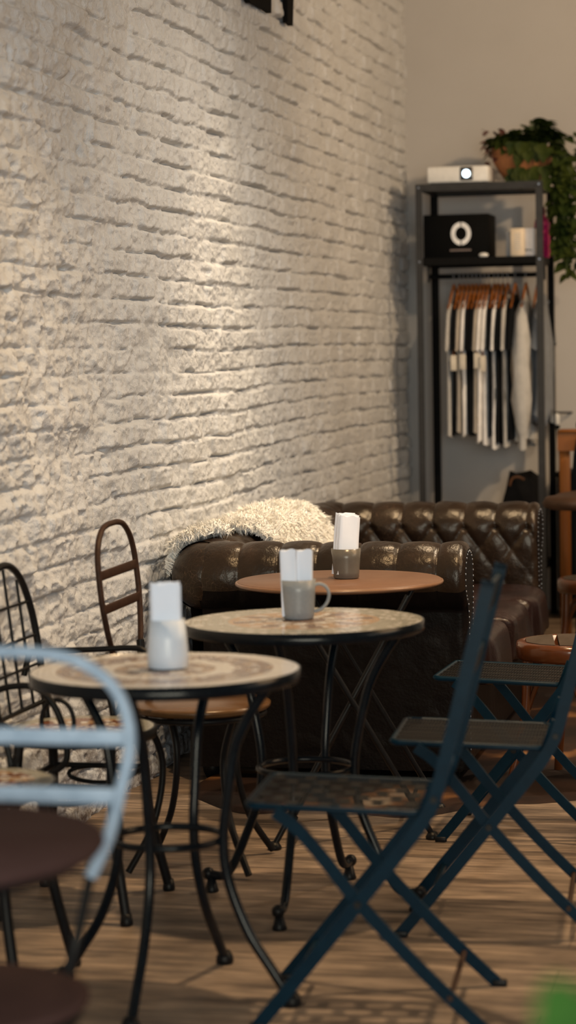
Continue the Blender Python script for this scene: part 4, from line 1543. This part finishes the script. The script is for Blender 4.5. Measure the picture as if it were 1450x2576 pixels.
order = [('grey', 'pale grey'), ('black', 'black'), ('beige', 'beige'), ('white', 'white'), ('black', 'black'), ('black', 'black'), ('beige', 'khaki beige'), ('white', 'white'), ('white', 'white'), ('black', 'black'), ('white', 'white'), ('black', 'black'), ('grey', 'pale grey'), ('black', 'black'), ('grey', 'grey')]
hxs = [0.321, 0.352, 0.373, 0.396, 0.418, 0.439, 0.462, 0.482, 0.503, 0.532, 0.552, 0.575, 0.601, 0.640, 0.694]
ordn = ['first', 'second', 'third', 'fourth', 'fifth', 'sixth', 'seventh', 'eighth', 'ninth', 'tenth', 'eleventh', 'twelfth', 'thirteenth', 'fourteenth', 'last']
lens = [0.72, 0.71, 0.70, 0.715, 0.71, 0.71, 0.70, 0.75, 0.76, 0.72, 0.78, 0.76, 0.77, 0.74, 0.74]
for i, x in enumerate(hxs):
    hanger_thing(x, 'orange wooden hanger, %s from the left on the clothes rail' % ordn[i])
    c_, cn = order[i]
    if i == 14:
        shirt(x, M['shirt_grey'], 'beige-grey long-sleeved sweatshirt hanging at the right end of the rail', 50, 0.74, 'long', 0.032, False, 'shirts on the clothes rail', 'sweatshirt', 1.0)
    else:
        shirt(x, M['shirt_' + c_], '%s T-shirt hanging %s from the left on the clothes rail' % (cn, ordn[i]), 10 + i * 3, lens[i], 'short', 0.0092 if i < 13 else 0.015, i in (1, 3, 7, 8), 'shirts on the clothes rail')
hanger_thing(0.755, 'orange wooden hanger under the slate jacket at the rail end')
jk = shirt(0.775, M['shirt_slate'], 'slate grey top hanging behind the right upright of the shelving unit', 91, 0.62, 'short', 0.022, False, 'shirts on the clothes rail', 'jacket', 1.12)

jk.location.y += 0.07

# --- bag on the lowest board
bg = thing('black_bag', 'black canvas bag with a tan handle slumped at the foot of the shelving unit', 'bag', (0.672, 12.22, ZB - 0.003))
rows = []
for i, (z, hw, hd, dx) in enumerate([(0.0, 0.11, 0.10, 0), (0.02, 0.13, 0.12, 0), (0.15, 0.135, 0.12, 0), (0.28, 0.115, 0.10, 0.01), (0.37, 0.095, 0.07, 0.015), (0.43, 0.08, 0.05, 0.01), (0.455, 0.06, 0.03, -0.005)]):
    row = []
    for k in range(28):
        a = 2 * PI * k / 28
        f = lambda v: math.copysign(abs(v) ** 0.6, v)
        n_ = 0.012 * mnoise.noise(Vector((math.cos(a) * 2, math.sin(a) * 2, z * 8)))
        row.append(Vector((0.665 + dx + (hw + n_) * f(math.cos(a)), 12.22 + (hd + n_) * f(math.sin(a)), ZB - 0.002 + z + 0.02 * math.sin(2 * a) * (z > 0.3))))
    rows.append(row)
mb = MB().grid(rows, True, 0, True)
mb.add(rows[-1], [tuple(range(28))], True)
mb.add(rows[0], [tuple(reversed(range(28)))], True)
obj('bag_body', mb, M['bag'], bg)
obj('handle', MB().tube(spline([Vector((0.615, 12.13, ZB + 0.40)), Vector((0.63, 12.12, ZB + 0.435)), Vector((0.66, 12.12, ZB + 0.445)), Vector((0.69, 12.13, ZB + 0.43))], 5), 0.006, 8), M['tan_leather'], bg)

# ------------------------------------------------------------------ right edge: slab table, post, coat, wall hook
sl = thing('slab_table', 'dark live-edge wooden slab table at the right edge before the shelving unit', 'table', (1.45, 10.55, 0))
R4 = random.Random(3)
rows_t, rows_b = [], []
outl = []
base_l = [on_z(1366, 1262, 0.75), on_z(1385, 1246, 0.75), on_z(1412, 1232, 0.75), on_z(1440, 1228, 0.75)]
pts = [Vector((1.02, 10.26, 0)), Vector((0.995, 10.33, 0)), Vector((1.02, 10.45, 0)), Vector((1.03, 10.60, 0)), Vector((1.09, 10.78, 0)), Vector((1.2, 10.92, 0)), Vector((1.5, 10.95, 0)), Vector((1.95, 10.9, 0)), Vector((1.97, 10.6, 0)), Vector((1.95, 10.3, 0)), Vector((1.6, 10.22, 0)), Vector((1.3, 10.26, 0)), Vector((1.14, 10.21, 0))]
oo = spline(pts, 4, True)
cxx, cyy = 1.45, 10.58
rows = []
for (s, z) in ((0.0, 0.70), (0.93, 0.70), (0.985, 0.712), (1.0, 0.73), (0.985, 0.752), (0.95, 0.757), (0.0, 0.757)):
    rows.append([Vector((cxx + (p.x - cxx) * s + 0.006 * math.sin(p.y * 60 + z * 90), cyy + (p.y - cyy) * s, z)) for p in oo])
obj('slab', MB().grid(rows, True, 0, True), M['slab'], sl)
for x in (1.16, 1.8):
    mb = MB()
    for y in (10.36, 10.76):
        mb.box((x, y, 0.35), (0.06, 0.06, 0.70))
    mb.box((x, 10.56, 0.66), (0.06, 0.40, 0.07)).box((x, 10.56, 0.05), (0.06, 0.40, 0.05))
    lg = obj('trestle_leg', mb, M['shelf_black'], sl)
    obj('bolt', MB().ball((x - 0.005, 10.326, 0.62), 0.008, 10, 6), M['steel'], lg)

pw = thing('wooden_post', 'orange-brown wooden post with a flared head behind the slab table', 'post', (0.975, 11.45, 0))
p0, p1 = on_y(1407, 1130, 11.45), on_y(1432, 1130, 11.45)
pxc, pwid = (p0.x + p1.x) / 2 + 0.004, (p1.x - p0.x)
obj('shaft', MB().rbox((pxc, 11.45, 0.46), (pwid, 0.06, 0.92), 0.004, 1), M['amber'], pw)
z0_, z1_ = on_y(1420, 1132, 11.45).z, on_y(1420, 1087, 11.45).z
x0_, x1_ = on_y(1406, 1100, 11.45).x, on_y(1462, 1100, 11.45).x
mb = MB().prism([Vector((x0_, 11.40, z1_)), Vector((x0_, 11.40, z0_ - 0.002)), Vector((x1_ - 0.03, 11.40, z0_ - 0.004)), Vector((x1_, 11.40, z1_))], (0, 0.11, 0))
obj('head_block', mb, M['amber'], pw)
mb = MB().rbox(((x0_ + x1_) / 2 + 0.02, 11.455, z1_ + 0.006), (x1_ - x0_ + 0.03, 0.14, 0.014), 0.003, 1)
obj('cap_board', mb, M['amber'], pw)

ct = thing('dark_coat', 'dark coat hanging from a peg stand at the right edge above the slab table', 'coat', (1.09, 11.22, 0))
obj('stand_pole', MB().tube([(1.10, 11.22, 0.0), (1.10, 11.22, 1.02)], 0.012), M['shelf_black'], ct)
obj('stand_knob', MB().ball((1.078, 11.22, 1.035), 0.030, 16, 10), M['black_box'], ct)
rows = []
for z, hx_, hy_, dx in ((1.00, 0.02, 0.02, 0.0), (0.97, 0.05, 0.05, 0.01), (0.90, 0.07, 0.075, 0.018), (0.78, 0.082, 0.08, 0.022), (0.62, 0.09, 0.085, 0.03), (0.50, 0.095, 0.085, 0.032)):
    rows.append([Vector((1.092 + dx + hx_ * math.cos(2 * PI * k / 24) * (1 + 0.08 * math.sin(k * 2.1)), 11.22 + hy_ * math.sin(2 * PI * k / 24), z)) for k in range(24)])
obj('coat_cloth', MB().grid(rows, True, 0, True), M['cloth_dark'], ct)

a_, b_ = on_y(1394, 1037, 12.66), on_y(1436, 1038, 12.66)
hk = thing('wall_rail', 'thin grey rail with a small white fitting on the back wall beside the shelving unit', 'rail', (b_.x, Y_BACK, b_.z))
obj('rod', MB().tube([Vector((a_.x - 0.08, 12.64, a_.z)), Vector((b_.x, 12.64, b_.z)), Vector((b_.x + 0.004, Y_BACK + 0.002, b_.z))], 0.006), M['shelf'], hk)
p = on_y(1402, 1056, 12.64)
mb = MB().lathe([(0.010, -0.028), (0.014, -0.02), (0.014, 0.022), (0.008, 0.034)], (p.x, 12.64, p.z), 16)
mb.tube([(p.x, 12.64, p.z + 0.03), (p.x, 12.64, a_.z)], 0.003, 6)
obj('white_fitting', mb, M['proj_white'], hk)
mb = MB().lathe([(0.009, -0.05), (0.015, -0.045), (0.015, -0.028)], (p.x, 12.64, p.z), 16)
mb.tube(spline([Vector((p.x, 12.64, p.z - 0.045)), Vector((p.x + 0.004, 12.645, p.z - 0.12)), Vector((p.x + 0.010, 12.66, p.z - 0.22)), Vector((p.x + 0.004, 12.67, p.z - 0.4))], 5), 0.004, 6)
obj('cord', mb, M['black_box'], hk)

lc = thing('low_cabinet', 'dark low cabinet against the back wall behind the orange-brown post', 'cabinet', (1.50, 12.42, 0))
obj('cabinet_body', MB().rbox((1.50, 12.43, 0.40), (1.30, 0.42, 0.68), 0.004, 1).rbox((1.50, 12.42, 0.748), (1.33, 0.46, 0.024), 0.004, 1), M['shelf_black'], lc)
for k in range(3):
    dr = obj('door', MB().rbox((1.075 + 0.425 * k, 12.213, 0.40), (0.41, 0.018, 0.64), 0.003, 1), M['shelf_black'], lc)
    obj('knob', MB().ball((1.235 + 0.425 * k, 12.195, 0.46), 0.012, 12, 8), M['steel'], dr)
for dx in (-0.6, 0.6):
    for dy in (-0.17, 0.17):
        obj('foot', MB().box((1.50 + dx, 12.43 + dy, 0.03), (0.04, 0.04, 0.06)), M['shelf_black'], lc)

# ------------------------------------------------------------------ blurred leafy plant at the lower right
pl = thing('leafy_plant', 'bright green leafy plant blurred at the lower right corner', 'plant', (2.10, 1.62, 0))
obj('pot', MB().lathe([(0.09, 0.0), (0.10, 0.01), (0.13, 0.26), (0.135, 0.28), (0.12, 0.28), (0.118, 0.25), (0.0, 0.24)], (2.10, 1.62, 0), 36), M['pot_grey'], pl)
ms = MB()
tp = Vector(on_y(1530, 2560, 1.60))
ms.tube(spline([Vector((2.10, 1.62, 0.24)), Vector((2.105, 1.615, 0.55)), Vector((2.09, 1.605, 0.75)), tp], 5), 0.005, 8)
obj('stem', ms, M['stem'], pl)
e1 = on_y(1362, 2640, 1.56)
mb = MB()
leaf_mesh(mb, tp, (e1 - tp), Vector((0.0, -0.75, 0.65)), (e1 - tp).length * 1.05, 0.085, 0.10, 0.03)
for k in range(7):
    a = 0.9 * k + 0.6
    b = Vector((2.10, 1.615, 0.52 + 0.045 * k))
    leaf_mesh(mb, b, Vector((math.cos(a), math.sin(a), 0.2)), Vector((0, 0, 1)), 0.11, 0.06, 0.2, 0.3)
e2 = on_y(1410, 2640, 1.64)
leaf_mesh(mb, tp, (e2 - tp), Vector((0, -0.8, 0.6)), (e2 - tp).length * 1.05, 0.06, 0.1, 0.05)
obj('leaves', mb, M['leaf_bright'], pl)

# ------------------------------------------------------------------ lights
def spot(name, loc, target, watt, col, angle, blend=0.6, size=0.06):
    l = bpy.data.lights.new(name, 'SPOT')
    l.energy = watt
    l.color = col
    l.spot_size = math.radians(angle)
    l.spot_blend = blend
    l.shadow_soft_size = size
    o = bpy.data.objects.new(name, l)
    COL.objects.link(o)
    o.location = loc
    o.rotation_euler = (Vector(target) - Vector(loc)).to_track_quat('-Z', 'Y').to_euler()
    return o


def area(name, loc, target, watt, col, sx, sy):
    l = bpy.data.lights.new(name, 'AREA')
    l.shape = 'RECTANGLE'
    l.size, l.size_y = sx, sy
    l.energy = watt
    l.color = col
    o = bpy.data.objects.new(name, l)
    COL.objects.link(o)
    o.location = loc
    o.rotation_euler = (Vector(target) - Vector(loc)).to_track_quat('-Z', 'Y').to_euler()
    return o


WARM = (1.0, 0.76, 0.50)
spot('lamp_tables', (1.30, 6.05, 3.6), (1.0, 5.9, 0.0), 290, WARM, 84, 0.9, 0.05)
spot('lamp_wall', (2.7, 8.2, 3.9), (0.0, 8.3, 0.1), 300, (1.0, 0.90, 0.77), 74, 1.0, 0.06)
spot('lamp_sofa', (0.92, 8.55, 3.9), (0.55, 8.5, 0.7), 420, (1.0, 0.80, 0.57), 50, 1.0, 0.09)
spot('lamp_back', (3.7, 9.7, 3.6), (0.9, 12.4, 2.3), 330, (1.0, 0.74, 0.48), 110, 0.9, 0.08)
spot('lamp_display', (2.9, 6.9, 3.6), (0.52, 12.2, 1.35), 200, (1.0, 0.80, 0.58), 26, 0.9, 0.05)
area('warm_fill', (2.6, 7.5, 3.95), (1.6, 7.6, 0.0), 235, (1.0, 0.70, 0.42), 2.0, 9.0)  # unseen soft fill, added under the ceiling to warm the walls
area('daylight_shopfront', (3.1, -2.9, 1.8), (1.2, 7.0, 0.8), 380, (0.80, 0.91, 1.0), 4.2, 2.4)
area('daylight_side', (5.9, 6.5, 2.6), (0.3, 7.5, 1.3), 32, (0.84, 0.91, 1.0), 3.5, 1.6)

w = bpy.data.worlds.new('World')
SC.world = w
w.use_nodes = True
w.node_tree.nodes['Background'].inputs[0].default_value = (0.5, 0.6, 0.7, 1)
w.node_tree.nodes['Background'].inputs[1].default_value = 0.15

# ------------------------------------------------------------------ camera object
cd = bpy.data.cameras.new('camera')
cam = bpy.data.objects.new('camera', cd)
COL.objects.link(cam)
cam.matrix_world = Matrix.Translation(CAM) @ CM.to_4x4()
cd.sensor_fit = 'VERTICAL'
cd.sensor_height = 36.0
cd.lens = F / 2576 * 36.0
cd.clip_start = 0.05
cd.dof.use_dof = True
cd.dof.focus_distance = 7.6
cd.dof.aperture_fstop = 2.6
SC.camera = cam
SC.view_settings.view_transform = 'Standard'
SC.view_settings.look = 'None'
SC.view_settings.gamma = 1.0
SC.view_settings.use_curve_mapping = False
SC.view_settings.exposure = 0.0
SC.cycles.use_denoising = True
SC.cycles.max_bounces = 7
SC.cycles.diffuse_bounces = 4
SC.cycles.sample_clamp_indirect = 6.0
